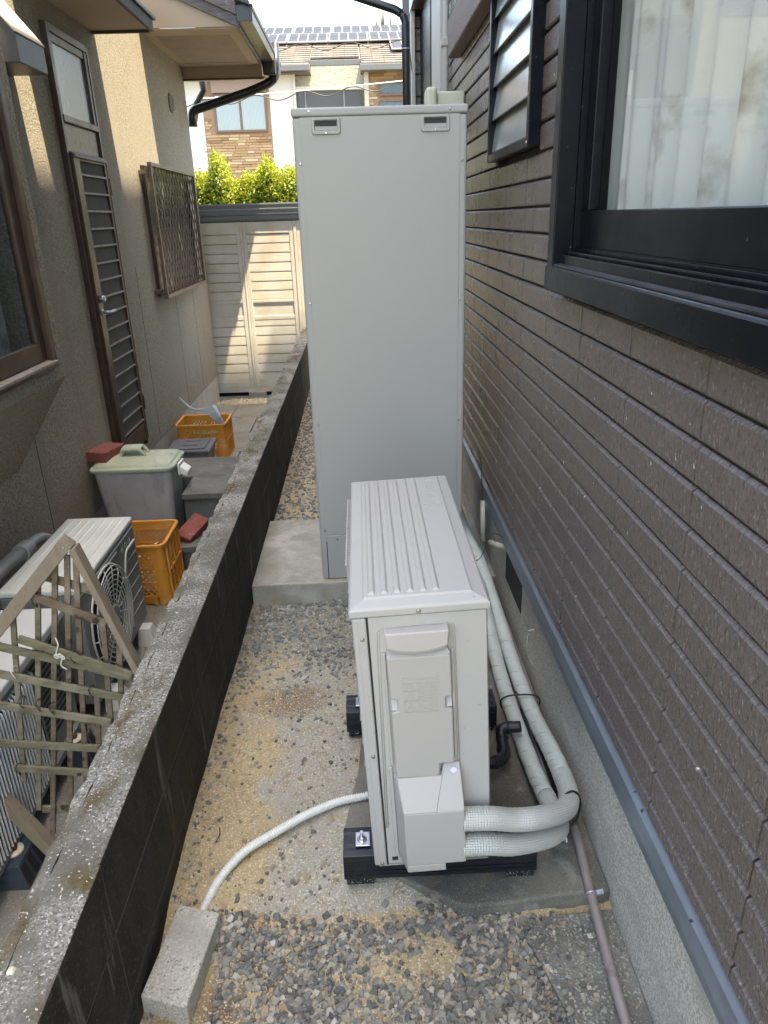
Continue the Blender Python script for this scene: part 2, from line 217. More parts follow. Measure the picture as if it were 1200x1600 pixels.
# ------------------------------------------------------------------ mesh builder
ORG = {}
class MB:
    def __init__(s): s.v = []; s.f = []; s.m = []; s.sm = []; s.uv = {}
    def add(s, vs, fs, m=0, sm=False):
        o = len(s.v); s.v += [tuple(map(float, p)) for p in vs]
        for f in fs: s.f.append(tuple(i + o for i in f)); s.m.append(m); s.sm.append(sm)
        return s
    def box(s, x0, x1, y0, y1, z0, z1, m=0, mt=None):
        if x0 > x1: x0, x1 = x1, x0
        if y0 > y1: y0, y1 = y1, y0
        if z0 > z1: z0, z1 = z1, z0
        v = [(x, y, z) for z in (z0, z1) for y in (y0, y1) for x in (x0, x1)]
        s.add(v, [(0, 2, 3, 1), (0, 1, 5, 4), (1, 3, 7, 5), (3, 2, 6, 7), (2, 0, 4, 6)], m)
        s.add(v[4:], [(0, 1, 3, 2)], m if mt is None else mt)
        # keep it welded: reuse vertices of the lower set
        top = len(s.f) - 1; base = len(s.v) - 12
        s.v = s.v[:-4]; s.f[top] = (base + 4, base + 5, base + 7, base + 6)
        return s
    def hexa(s, p, m=0):  # 8 points: bottom ring 4, top ring 4
        return s.add(p, [(3, 2, 1, 0), (4, 5, 6, 7), (0, 1, 5, 4), (1, 2, 6, 5), (2, 3, 7, 6), (3, 0, 4, 7)], m)
    def prism(s, poly, axis, lo, hi, m=0):
        n = len(poly)
        def P(a, b, t): return {'x': (t, a, b), 'y': (a, t, b), 'z': (a, b, t)}[axis]
        vs = [P(a, b, lo) for a, b in poly] + [P(a, b, hi) for a, b in poly]
        area = sum(poly[i][0] * poly[(i + 1) % n][1] - poly[(i + 1) % n][0] * poly[i][1] for i in range(n))
        fl = (area > 0) ^ (axis == 'y')
        fs = [tuple(range(n))[::-1], tuple(range(n, 2 * n))] + [(i, (i + 1) % n, n + (i + 1) % n, n + i) for i in range(n)]
        if not fl: fs = [f[::-1] for f in fs]
        return s.add(vs, fs, m)
    def bar(s, p, q, w, h, up=(0, 0, 1), m=0):
        p = Vector(p); q = Vector(q); d = (q - p).normalized(); u = Vector(up)
        a = d.cross(u)
        if a.length < 1e-4: a = d.cross(Vector((1, 0, 0)))
        a.normalize(); b = a.cross(d).normalized(); a *= w / 2; b *= h / 2
        return s.hexa([p - a - b, p + a - b, p + a + b, p - a + b, q - a - b, q + a - b, q + a + b, q - a + b], m)
    def tube(s, pts, r, n=12, m=0, caps=True, closed=False, sm=True):
        pts = [Vector(p) for p in pts]; N = len(pts); vs = []; L = 0; uvs = []
        rr = r if hasattr(r, '__len__') else [r] * N
        d0 = (pts[1] - pts[0]).normalized(); a = d0.orthogonal().normalized()
        for i, p in enumerate(pts):
            if closed: d = (pts[(i + 1) % N] - pts[i - 1]).normalized()
            else: d = (pts[min(i + 1, N - 1)] - pts[max(i - 1, 0)]).normalized()
            a = (a - d * a.dot(d)).normalized(); b = d.cross(a)
            if i: L += (p - pts[i - 1]).length
            for k in range(n):
                t = 2 * math.pi * k / n
                vs.append(p + (a * math.cos(t) + b * math.sin(t)) * rr[i]); uvs.append(L)
        fs = []; o = len(s.v); R0 = max(rr)
        for i in range(N if closed else N - 1):
            j = (i + 1) % N
            for k in range(n):
                k2 = (k + 1) % n; f = (i * n + k, i * n + k2, j * n + k2, j * n + k); fs.append(f)
                c = 2 * math.pi * R0 / n
                s.uv[len(s.f) + len(fs) - 1] = [(uvs[f[0]], k * c), (uvs[f[0]], (k + 1) * c), (uvs[f[2]], (k + 1) * c), (uvs[f[3]], k * c)]
        s.add(vs, fs, m, sm)
        if caps and not closed:
            s.f.append(tuple(o + k for k in range(n))[::-1]); s.m.append(m); s.sm.append(False)
            s.f.append(tuple(o + (N - 1) * n + k for k in range(n))); s.m.append(m); s.sm.append(False)
        return s
    def disc(s, c, ax, r, h, n=16, m=0):
        c = Vector(c); ax = Vector(ax).normalized()
        return s.tube([c, c + ax * h * .7, c + ax * h], [r, r, r * .72], n, m)
    def ring(s, c, ax, R, r, n=40, k=6, m=0):
        c = Vector(c); ax = Vector(ax).normalized(); a = ax.orthogonal().normalized(); b = ax.cross(a)
        return s.tube([c + (a * math.cos(2 * math.pi * i / n) + b * math.sin(2 * math.pi * i / n)) * R for i in range(n)], r, k, m, closed=True)
    def build(s, name, mats, parent=None, bevel=0, seg=2, label=None, cat=None, group=None, kind=None, org=None, angle=.6):
        if not isinstance(mats, (list, tuple)): mats = [mats]
        if parent is not None: o3 = ORG[parent.name]
        elif org is not None: o3 = org
        else:
            A = np.array(s.v); o3 = ((A[:, 0].min() + A[:, 0].max()) / 2, (A[:, 1].min() + A[:, 1].max()) / 2, A[:, 2].min())
        me = bpy.data.meshes.new(name)
        me.from_pydata((np.array(s.v) - np.array(o3)).tolist(), [], s.f)
        for mm in mats: me.materials.append(mm)
        me.polygons.foreach_set('material_index', s.m); me.polygons.foreach_set('use_smooth', s.sm)
        if s.uv:
            ul = me.uv_layers.new(name='UVMap')
            for fi, c in s.uv.items():
                p = me.polygons[fi]
                for k, li in enumerate(p.loop_indices): ul.data[li].uv = c[k]
        me.update()
        ob = bpy.data.objects.new(name, me); COL.objects.link(ob)
        if parent is not None: ob.parent = parent
        else: ob.location = o3
        ORG[ob.name] = o3
        if bevel:
            md = ob.modifiers.new('bevel', 'BEVEL'); md.width = bevel; md.segments = seg; md.limit_method = 'ANGLE'; md.angle_limit = angle
        tag(ob, label, cat, group, kind)
        return ob
def tag(o, label=None, cat=None, group=None, kind=None):
    if label: o['label'] = label
    if cat: o['category'] = cat
    if group: o['group'] = group
    if kind: o['kind'] = kind
def thing(name, label, cat, loc, group=None, kind=None):
    o = bpy.data.objects.new(name, None); COL.objects.link(o); o.location = loc; o.empty_display_size = .1
    ORG[o.name] = tuple(loc); tag(o, label, cat, group, kind); return o
def shared(name, me, parent, loc, rot=(0, 0, 0)):
    o = bpy.data.objects.new(name, me); COL.objects.link(o); o.location = loc; o.rotation_euler = rot; o.parent = parent; return o
def copy_tree(o, parent=None):
    c = o.copy(); COL.objects.link(c); c.parent = parent
    for ch in list(o.children): copy_tree(ch, c)
    return c
def smooth_path(pts, n=8):
    P = [Vector(p) for p in pts]; P = [2 * P[0] - P[1]] + P + [2 * P[-1] - P[-2]]; out = []
    for i in range(1, len(P) - 2):
        for k in range(n):
            t = k / n; a, b, c, d = P[i - 1], P[i], P[i + 1], P[i + 2]
            out.append(.5 * ((2 * b) + (c - a) * t + (2 * a - 5 * b + 4 * c - d) * t * t + (3 * b - a - 3 * c + d) * t ** 3))
    out.append(P[-2]); return out
def bent(pts, r, n=6):   # straight runs joined by round elbows
    P = [Vector(p) for p in pts]; out = [P[0]]
    for i in range(1, len(P) - 1):
        a = (P[i - 1] - P[i]).normalized(); b = (P[i + 1] - P[i]).normalized()
        s_, e_ = P[i] + a * r, P[i] + b * r
        for k in range(n + 1):
            t = k / n; out.append(s_ * (1 - t) ** 2 + P[i] * 2 * t * (1 - t) + e_ * t * t)
    out.append(P[-1]); return out
def clip_seg(u, v, du, dv, w, h):
    t0, t1 = -1e9, 1e9
    for p, d, hi in ((u, du, w), (v, dv, h)):
        if abs(d) < 1e-9:
            if p < 0 or p > hi: return None
        else:
            a, b = (0 - p) / d, (hi - p) / d
            t0 = max(t0, min(a, b)); t1 = min(t1, max(a, b))
    return (t0, t1) if t1 - t0 > .004 else None
def lattice(mb, o, U, V, w, h, pitch, t, ang=45, th=.003, m=0):
    """crossed diagonal bars clipped to a w x h rectangle at o spanned by unit axes U, V"""
    o = Vector(o); U = Vector(U); V = Vector(V); N = U.cross(V)
    for sgn in (1, -1):
        a = math.radians(ang) * sgn; du, dv = math.cos(a), math.sin(a)
        k = -int((w + h / abs(math.tan(a))) / pitch) - 2
        while k * pitch < w + h / abs(math.tan(a)) + pitch:
            c = clip_seg(k * pitch, 0, du, dv, w, h)
            if c:
                p = o + U * (k * pitch + du * c[0]) + V * (dv * c[0]) + N * (.0007 * sgn); q = o + U * (k * pitch + du * c[1]) + V * (dv * c[1]) + N * (.0007 * sgn)
                mb.bar(p, q, t, th, up=N, m=m)
            k += 1
def noise1(x, y, seed=0):
    v = 0
    for i, (fx, fy) in enumerate(((3.1, 2.3), (6.7, 5.9), (13.3, 11.7), (25.1, 29.3))):
        v += np.sin(x * fx * 2 + seed + i * 1.7 + 1.3 * np.sin(y * fy)) * np.sin(y * fy * 2 + seed * 1.3 + i + 1.1 * np.sin(x * fx)) / (i + 1)
    return v

# ------------------------------------------------------------------ ground and paved setting
GL = -.38
MB().box(-300, 300, -60, 600, -1.2, -.42).build('ground', m_earth, kind='structure')
def ground_height(x, y):
    h = np.full(np.broadcast(x, y).shape, -.100)
    k = 1 / (1 + np.exp(-(y - 1.30 - .05 * noise1(x, y * 0, 2)) / .03))        # raised mortar bed from y=1.3 on
    k2 = 1 / (1 + np.exp(-(2.25 - y) / .12))
    h = h + .038 * k * k2
    h = h + .0045 * noise1(x, y, 1) + .012 * np.exp(-((x + .50) / .05) ** 2) * (.5 + .5 * np.sin(y * 9))
    return h
NX, NY = 112, 300
gx = np.linspace(-.55, .57, NX); gy = np.linspace(-.4, 2.88, NY); GX, GY = np.meshgrid(gx, gy)
GZ = ground_height(GX, GY) + .0012 * rng.normal(size=GX.shape)
mb = MB(); V = np.stack([GX.ravel(), GY.ravel(), GZ.ravel()], 1)
mb.add(V, [(j * NX + i, j * NX + i + 1, (j + 1) * NX + i + 1, (j + 1) * NX + i) for j in range(NY - 1) for i in range(NX - 1)], sm=True)
g = mb.build('sandy_ground', m_sand, kind='structure', org=(0, 0, 0))
n1 = noise1(GX, GY, 4)
mort = np.clip(.62 + .55 * n1 + .35 * noise1(GX * 3, GY * 3, 8) + 1.2 * np.exp(-((GX + .18) / .14) ** 2) - .75 - .9 * (GY < 1.28) + .5 * ((GY > 1.3) & (GY < 1.75) & (GX > -.36)), 0, 1)
dust = np.clip((GY - 2.28 - .12 * n1) / .18, 0, 1) * .75 + np.clip((1.2 - GY) / .15, 0, 1) * np.clip(.35 + .5 * noise1(GX, GY, 9), 0, .8)
damp = np.clip(1 - ((GX + .36) / .06) ** 2 - ((GY - 1.08) / .13) ** 2, 0, 1) + .7 * np.clip(1 - ((GX + .30) / .15) ** 2 - ((GY - 2.12) / .12) ** 2 + .3 * n1, 0, 1)
for nm, arr in (('mortar', mort), ('dust', dust), ('damp', damp)):
    a = g.data.attributes.new(nm, 'FLOAT', 'POINT'); a.data.foreach_set('value', np.clip(arr, 0, 1).ravel().astype(np.float32))

MB().box(-.527, .556, 2.872, 3.615, -.3, 0).build('tank_base_slab', m_slab, kind='structure', bevel=.006)
# pad under the heat pump, with a crumbled front edge
mb = MB(); pts = [(-.06, 1.75), (-.10, 1.52), (-.03, 1.40), (.08, 1.33), (.19, 1.262), (.30, 1.262), (.42, 1.278), (.556, 1.283), (.556, 2.868), (.02, 2.868), (-.02, 2.3)]
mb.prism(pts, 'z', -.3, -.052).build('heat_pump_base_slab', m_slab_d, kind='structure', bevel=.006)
MB().prism([(.33, 1.21), (.40, 1.255), (.556, 1.262), (.556, .2), (.41, .2), (.40, .95), (.36, 1.1)], 'z', -.3, -.089).build('footing_strip', m_strip, kind='structure', bevel=.004)
MB().box(-.55, .57, 3.612, 8.3, -.6, -.075).build('side_yard_bed', m_sand, kind='structure')
# neighbour's side: rough cement strip and pavers beyond the porch
MB().box(-1.66, -.645, -1.5, 5.0, -.6, GL).build('neighbour_path', m_ltop, kind='structure')
pv = thing('paved_path', None, None, (-1.1, 6.4, GL), kind='structure')
for j, (y0, y1) in enumerate(((5.0, 5.55), (5.56, 6.15), (6.16, 6.75), (6.76, 7.35), (7.36, 7.93))):
    for i, (x0, x1) in enumerate(((-1.66, -1.38), (-1.372, -.645))):
        if j % 2: x0, x1 = ((-1.66, -1.1), (-1.092, -.645))[i]
        MB().box(x0, x1, y0, y1, GL - .1, GL + .002 * ((i + j) % 2)).build('paver', m_paver, pv, bevel=.004)
MB().box(-1.7, -.5, 7.94, 8.44, -.6, GL - .02).build('soil_strip', m_earth, kind='structure')
MB().box(-8, 6, 8.44, 12, -.6, GL - .03).build('back_lot', m_earth, kind='structure')

def stones(name, mat, pts, sizes, flat=.62, **kw):
    base = np.array([(x, y, z) for z in (-1, 1) for y in (-1, 1) for x in (-1, 1)], float)
    F = np.array([(0, 2, 3, 1), (4, 5, 7, 6), (0, 1, 5, 4), (1, 3, 7, 5), (3, 2, 6, 7), (2, 0, 4, 6)])
    n = len(pts); V = np.repeat(base[None], n, 0) * .5
    V = V * (1 + rng.uniform(-.42, .30, V.shape)); V[:, 4:, :2] *= rng.uniform(.45, .85, (n, 1, 1))
    V *= rng.uniform(.7, 1.25, (n, 1, 3)); V[:, :, 2] *= flat
    a = rng.uniform(0, 6.28, n); b = rng.normal(0, .35, n)
    c, s_ = np.cos(b), np.sin(b); y, z = V[:, :, 1].copy(), V[:, :, 2].copy()
    V[:, :, 1] = y * c[:, None] - z * s_[:, None]; V[:, :, 2] = y * s_[:, None] + z * c[:, None]
    c, s_ = np.cos(a), np.sin(a); x, y = V[:, :, 0].copy(), V[:, :, 1].copy()
    V[:, :, 0] = x * c[:, None] - y * s_[:, None]; V[:, :, 1] = x * s_[:, None] + y * c[:, None]
    V = V * np.asarray(sizes)[:, None, None] + np.asarray(pts)[:, None, :]
    FF = (F[None] + (np.arange(n) * 8)[:, None, None]).reshape(-1, 4)
    me = bpy.data.meshes.new(name); me.from_pydata(V.reshape(-1, 3).tolist(), [], FF.tolist()); me.materials.append(mat)
    o = bpy.data.objects.new(name, me); COL.objects.link(o); tag(o, kind='stuff', **kw); return o
def scatter(n, x0, x1, y0, y1, dens, smin, smax, lift=.25, hfun=ground_height, power=2.2):
    x = rng.uniform(x0, x1, n); y = rng.uniform(y0, y1, n); k = rng.uniform(0, 1, n) < dens(x, y); x, y = x[k], y[k]
    s_ = smin + (smax - smin) * rng.uniform(0, 1, len(x)) ** power
    z = hfun(x, y) + s_ * lift * .6
    return np.stack([x, y, z], 1), s_
def off_block(x, y):   # keep the paving brick, slab and plastic feet clear
    a = (x > -.535) & (x < -.385) & (y > 1.02) & (y < 1.30) & (np.abs((x + .455) + .16 * (y - 1.16)) < .064)
    return (~a) & ~((x > .33) & (y > 1.255) & (y < 2.87) & (x > .15)) & ~((x > -.1) & (x < .4) & (y > 1.31) & (y < 1.45))
dA = lambda x, y: np.clip((1.285 - y + .03 * noise1(x, y, 3)) / .05, 0, 1) * np.clip(.62 + .55 * noise1(x * .8, y * .8, 6) - .9 * np.exp(-((x - .10) / .10) ** 2 - ((y - 1.17) / .06) ** 2) - .6 * (x > .40) - .75 * np.exp(-((x + .34) / .07) ** 2 - ((y - 1.08) / .12) ** 2), .05, 1) * off_block(x, y)
p, s1 = scatter(38000, -.525, .545, .60, 1.33, dA, .0030, .0195)
stones('front_gravel', m_stone, p, s1, label='mixed grey and tan gravel spread over sand in the foreground', cat='gravel')
dB = lambda x, y: np.clip((y - 2.12 - .07 * noise1(x, y, 3)) / .75, 0, 1) ** 1.2 * np.clip(.75 + .4 * noise1(x * 2, y * 2, 7), .25, 1) * off_block(x, y)
p, s1 = scatter(11000, -.525, .06, 2.05, 2.87, dB, .004, .019)
stones('slab_edge_gravel', m_stone_g, p, s1, label='small grey gravel banked against the tank slab edge', cat='gravel')
dC = lambda x, y: (.13 + .75 * np.exp(-((x + .50) / .035) ** 2) + .10 * (noise1(x, y, 12) > .8) + .25 * np.exp(-((y - 1.34) / .05) ** 2)) * off_block(x, y)
p, s1 = scatter(3400, -.525, .02, 1.25, 2.4, dC, .004, .016)
stones('loose_chips', m_stone, p, s1, label='scattered stone chips on the sandy strip beside the dark wall', cat='gravel')
p, s1 = scatter(36000, -.525, .5, .62, 2.86, lambda x, y: (.55 + .3 * noise1(x, y, 5)) * off_block(x, y) * (1 - .6 * (y > 1.35)), .0022, .0052)
stones('coarse_sand_grains', m_grain, p, s1, label='coarse tan sand grains lying over the ground', cat='sand')
p, s1 = scatter(9000, -.527, .5, 3.62, 7.6, lambda x, y: np.ones_like(x) * (x < -.1), .010, .026, hfun=lambda x, y: x * 0 - .075)
stones('side_gravel', m_stone_g, p, s1, label='grey green gravel strip between the tank and the dark block wall', cat='gravel')
p, s1 = scatter(420, -1.66, -.66, 7.945, 8.18, lambda x, y: np.clip(1.15 - np.abs(x + 1.28) * 2.1, 0, 1), .022, .045, hfun=lambda x, y: x * 0 - .395, power=1)
stones('pale_pebbles', m_pebble, p, s1, label='row of pale pebbles at the foot of the ivory shed', cat='pebbles')
p, s1 = scatter(1500, .33, .55, .62, 1.255, lambda x, y: np.clip(.75 - (x - .36) * 3.2, .12, .9) * (np.abs(x - .498) > .016), .0035, .015, hfun=lambda x, y: x * 0 - .089)
stones('footing_grit', m_stone, p, s1, label='dark grit lying on the footing strip by the foundation', cat='gravel')

# ------------------------------------------------------------------ low block wall between the plots
bw = thing('block_wall', 'low dark mould-stained concrete block wall running between the two plots', 'wall', (-.587, 4.2, -.4))
for c, (z0, z1) in enumerate(((-.40, -.006), (0, .184), (.191, .375))):
    for k in range(-2, 19):
        y0, y1 = 1.04 + .4 * k + .002, 1.04 + .4 * (k + 1) - .002
        if y1 > 8.3: continue
        j = random.uniform(-.0012, .0012)
        b_ = MB().box(-.618 + (0 if c < 2 else .002), -.53 + j, y0, y1, z0, z1, 0, 1 if c == 2 else None)
        b_.build('block', [m_wall_side, m_wall_top], bw, bevel=.005 if c == 2 else .003)
MB().box(-.61, -.5325, -.2, 8.28, -.4, .369).build('mortar_core', m_joint, bw)
mb = MB(); ys = np.linspace(.0, 8.28, 240); top = []
for i in range(len(ys) - 1):
    a, b_ = ys[i], ys[i + 1]
    za, zb = .366 + .004 * math.sin(a * 37) + .003 * math.sin(a * 91), .366 + .004 * math.sin(b_ * 37) + .003 * math.sin(b_ * 91)
    xa, xb = -.645 - .004 * math.sin(a * 53), -.645 - .004 * math.sin(b_ * 53)
    o = len(mb.v)
    mb.v += [(xa, a, -.4), (xa, a, za), (-.6205, a, za + .002), (xb, b_, -.4), (xb, b_, zb), (-.6205, b_, zb + .002)]
    for f in ((o, o + 1, o + 4, o + 3), (o + 1, o + 2, o + 5, o + 4)): mb.f.append(f[::-1]); mb.m.append(0); mb.sm.append(False)
mb.build('render_skin', m_wall_top, bw)

nxs, nys = 14, 1100; xs = np.linspace(-.6175, -.5335, nxs); yy = np.linspace(-.1, 8.275, nys); AX, AY = np.meshgrid(xs, yy)
AZ = .3762 + .0016 * noise1(AX * 6, AY * 6, 3) + .0009 * rng.normal(size=AX.shape)
edge = np.minimum(AX - xs[0], xs[-1] - AX); AZ -= .0035 * np.exp(-edge / .003) * (1 + .5 * np.sin(AY * 61))
V = np.stack([AX.ravel(), AY.ravel(), AZ.ravel()], 1)
MB().add(V, [(j * nxs + i, j * nxs + i + 1, (j + 1) * nxs + i + 1, (j + 1) * nxs + i) for j in range(nys - 1) for i in range(nxs - 1)], sm=True).build('cement_capping', m_wall_top, bw)

# ------------------------------------------------------------------ right-hand brown house
RH = thing('brown_house', 'dark brown tile-clad house with black window frames filling the right side', 'house', (3, 2, -.4))
XS, XF = .54, .556
MB().box(XF, .75, -1.2, 6.0, -.4, .30).build('foundation', m_found, RH)
# core walls with window openings
mb = MB(); XB = .551
OY0, OY1, OZ0, OZ1 = .35, 1.995, 1.345, 2.36          # big window opening
LY0, LY1, LZ0, LZ1 = 2.36, 3.04, 1.68, 2.60          # louvre window opening
for (a, b_, c, d) in ((-1.2, 6.0, .30, OZ0), (-1.2, OY0, OZ0, 8), (OY0, OY1, OZ1, 8), (OY1, LY0, OZ0, 8), (LY0, LY1, OZ0, LZ0), (LY0, LY1, LZ1, 8), (LY1, 6.0, OZ0, 8)):
    mb.box(XB, .70, a, b_, c, d)
mb.build('wall', m_siding_gap, RH)
mb = MB(); mb.box(.75, 6, -1.4, -1.2, -.4, 8).box(6, 6.2, -1.4, 7.4, -.4, 8).box(.75, 6, 7.2, 7.4, -.4, 8); mb.box(.7, 6, -1.2, 7.2, 7.7, 7.8).build('rear_wall', m_siding_gap, RH)
mb = MB(); mb.box(.16, 6.6, -1.8, 6.2, 8.0, 8.16).box(1.17, 6.6, 6.2, 7.42, 8.0, 8.16).build('roof', m_hood, RH)
mb = MB(); mb.box(1.6, 1.7, -1.1, 6, .3, 3).box(.7, 1.7, 2.1, 2.2, .3, 3).box(.7, 1.7, -1, 3.4, 2.75, 2.85).box(.7, 1.7, -1, 3.4, .35, .42).build('inner_room', m_room, RH)
# flashing
MB().prism([(.526, .283), (.526, .305), (.532, .338), (.5505, .350), (.5505, .283)], 'y', -1.2, 5.9).build('flashing', m_flash, RH, bevel=.0015)
# foundation vent: flat dark plate painted as the shade in its opening
mb = MB(); mb.box(XF - .002, XF + .0005, 2.36, 2.66, .10, .277); mb.build('vent_shade_plate', m_gap, RH)
# embossed siding tiles
PZ = .074; PY = .346
def tile_mesh(L, h, x=0.):
    # local: face at x=0 (towards -x), back at +.0115, y 0..L, z 0..h
    prof = [(.0115, 0), (.003, 0), (0, .004), (0, h - .0095), (.0070, h - .003), (.0115, h - .003)]
    mbx = MB(); mbx.prism(prof, 'y', 0, L); me = bpy.data.meshes.new('siding_tile'); me.from_pydata(mbx.v, [], mbx.f); me.materials.append(m_siding); return me
full = tile_mesh(PY - .0054, PZ - .004); near = []
cells = []
z = 1.505 - PZ * 16
while z < 3.0:
    zl, zh = max(z, .3505), z + PZ
    for k in range(-2, 16):
        y0, y1 = .77 + PY * k, .77 + PY * (k + 1)
        if y0 > 4.71: continue
        y1 = min(y1, 4.73)
        rects = [(y0, y1, zl, zh)]
        for (a, b_, c, d) in ((OY0 - .02, OY1 + .03, OZ0 - .05, OZ1 + .05), (LY0 - .018, LY1 + .018, LZ0 - .015, LZ1 + .015)):
            nr = []
            for (p, q, r_, s_) in rects:
                if q <= a or p >= b_ or s_ <= c or r_ >= d: nr.append((p, q, r_, s_)); continue
                if p < a: nr.append((p, a, r_, s_))
                if q > b_: nr.append((b_, q, r_, s_))
                if r_ < c - .012: nr.append((max(p, a), min(q, b_), r_, c))
                if s_ > d + .012: nr.append((max(p, a), min(q, b_), d, s_))
            rects = nr
        for r_ in rects:
            if r_[1] - r_[0] > .02 and r_[3] - r_[2] > .018: cells.append(r_)
    z += PZ
cells.sort(key=lambda r: (r[0] - 1.4) ** 2 * .6 + (max(0, r[2] - 1.3) * 2.2) ** 2 + max(0, .5 - r[1]) * 50)
rest = MB()
for i, (y0, y1, z0, z1) in enumerate(cells):
    j = random.uniform(-.0006, .0006)
    if i < 296:
        me = full if (abs(y1 - y0 - PY) < 1e-6 and abs(z1 - z0 - PZ) < 1e-6) else tile_mesh(y1 - y0 - .0054, z1 - z0 - .004)
        shared('siding_tile', me, RH, (XS + j - 3, y0 + .0027 - 2, z0 + .004 + .4))
    else:
        prof = [(XS + .0115, z0 + .004), (XS + .003, z0 + .004), (XS, z0 + .008), (XS, z1 - .0095), (XS + .0070, z1 - .003), (XS + .0115, z1 - .003)]
        rest.prism(prof, 'y', y0 + .0027, y1 - .0027)
rest.build('distant_siding_tiles', m_siding, RH, kind='stuff')
# wing with the darker tile face at the far end
mb = MB()
mb.box(.462, .75, 6.004, 7.4, -.4, 8).build('wing', m_siding_gap, RH)
mb = MB(); zz = .6
while zz < 2.76:
    for (a, b_) in ((.458, .50), (.503, .556)):
        mb.box(a, b_, 5.992, 6.004, zz + .004, min(zz + PZ * 1.9, 2.78) - .004)
    zz += PZ * 1.9
mb.build('wing_tiles', m_siding, RH, bevel=.002, kind='stuff')
MB().box(.430, .457, 5.93, 6.02, -.4, 8).build('corner_trim', m_trim, RH, bevel=.003)
MB().box(.4335, .55, 4.95, 5.99, 2.80, 4.2).build('overhang', m_siding, RH)
MB().box(.426, .4325, 4.9, 6.03, 2.80, 4.2).build('overhang_edge', m_black, RH)
MB().box(.505, .5505, 4.76, 5.24, .36, 3.2).build('trim_panel', m_trim, RH, bevel=.004)
mb = MB(); mb.box(.50, .5505, 5.26, 5.98, .36, 2.797); mb.build('entry_frame', m_frame, RH, bevel=.004)
MB().box(.478, .5385, 2.6, 4.14, 2.20, 2.36).build('beam', m_beam, RH, bevel=.006)

# big sliding window
WN = MB()
FO = .500
WN.box(FO, .551, OY1 - .028, OY1 + .028, OZ0 - .006, OZ1 + .05)      # far jamb
WN.box(FO, .551, OY0 - .03, OY0 + .02, OZ0 - .006, OZ1 + .05)
WN.box(FO + .002, .551, OY0 + .02, OY1 - .028, OZ1 - .02, OZ1 + .048)
wf = WN.build('window', m_frame, RH, bevel=.003, label='large black framed sliding window')
MB().prism([(.497, 1.300), (.497, 1.353), (.5005, 1.359), (.5505, 1.366), (.5505, 1.300)], 'y', OY0 - .03, OY1 + .034).build('sill', [m_frame], wf, bevel=.002)
MB().prism([(.5035, 1.3606), (.519, 1.3635), (.519, 1.3665), (.5035, 1.3642)], 'y', OY0, OY1 - .03).build('sill_edge', m_frame_l, wf)
mb = MB()
mb.box(.520, .524, OY0, OY1 - .03, 1.365, 1.385).box(.538, .542, OY0, OY1 - .03, 1.365, 1.392).box(.556, .560, OY0, OY1 - .03, 1.365, 1.402)
mb.build('track_rail', m_frame, wf, bevel=.001)
mb = MB(); mb.box(.520, .524, OY0, OY1 - .032, 1.3852, 1.3872).box(.538, .542, OY0, OY1 - .034, 1.3922, 1.3942).build('track_edge', m_frame_l, wf)
MB().box(.524, .60, OY0, OY1 - .03, 1.350, 1.3655).build('track_bed', m_dirt, wf)
mb = MB(); mb.box(.551, .70, OY1 - .028, OY1 + .0, 1.36, OZ1).box(.5605, .566, OY0, OY1 - .028, 1.36, 1.405).build('inner_jamb', m_frame, wf)
sash = MB().box(.567, .596, OY0 + .02, OY1 - .03, 1.403, 1.490).box(.567, .596, OY1 - .086, OY1 - .03, 1.490, OZ1 - .02).box(.567, .596, OY0 + .02, OY0 + .07, 1.49, OZ1 - .02).build('sash', m_frame, wf, bevel=.003)
MB().box(.580, .584, OY0 + .07, OY1 - .086, 1.490, OZ1 - .02).build('glass_pane', m_glass, wf)
# net curtain hanging just inside
mb = MB(); ny = 420; yy = np.linspace(OY0 - .1, OY1 - .005, ny); zz = [1.47, 1.7, 2.0, 2.3, 2.5]
for z_ in zz:
    for y_ in yy: mb.v.append((.640 + .016 * math.sin(y_ * 47 + 1.5 * math.sin(y_ * 9) + z_ * .5) + .006 * math.sin(y_ * 110), y_, z_))
for j in range(len(zz) - 1):
    for i in range(ny - 1): mb.f.append((j * ny + i, j * ny + i + 1, (j + 1) * ny + i + 1, (j + 1) * ny + i)); mb.m.append(0); mb.sm.append(True)
mb.build('net_curtain', m_curt, label='pale net curtain hanging inside the large black framed window', cat='curtain')

# louvre window
wf = MB().box(.505, .552, LY1 - .012, LY1 + .016, LZ0 - .012, LZ1 + .012).box(.505, .552, LY0 - .016, LY0 + .014, LZ0 - .012, LZ1 + .012).box(.505, .552, LY0 + .014, LY1 - .012, LZ0 - .012, LZ0 + .014).build('louvre_window', m_frame, RH, bevel=.002, label='narrow louvre window with stacked glass blades')
zb = LZ0 + .02
while zb < LZ1 - .02:
    MB().prism([(.517, zb), (.520, zb - .0), (.536, zb + .112), (.533, zb + .114)], 'y', LY0 + .018, LY1 - .016).build('glass_blade', m_blade, wf)
    MB().box(.514, .522, LY0 + .016, LY1 - .014, zb - .005, zb - .0005).build('blade_clip', m_frame, wf)
    zb += .107
MB().box(.56, .565, LY0, LY1, LZ0, LZ1).build('insect_screen', m_balc, wf)
MB().disc((.5049, LY0 - .002, LZ0 - .001), (-1, 0, 0), .005, .003, 10).build('screw', m_screw, wf)

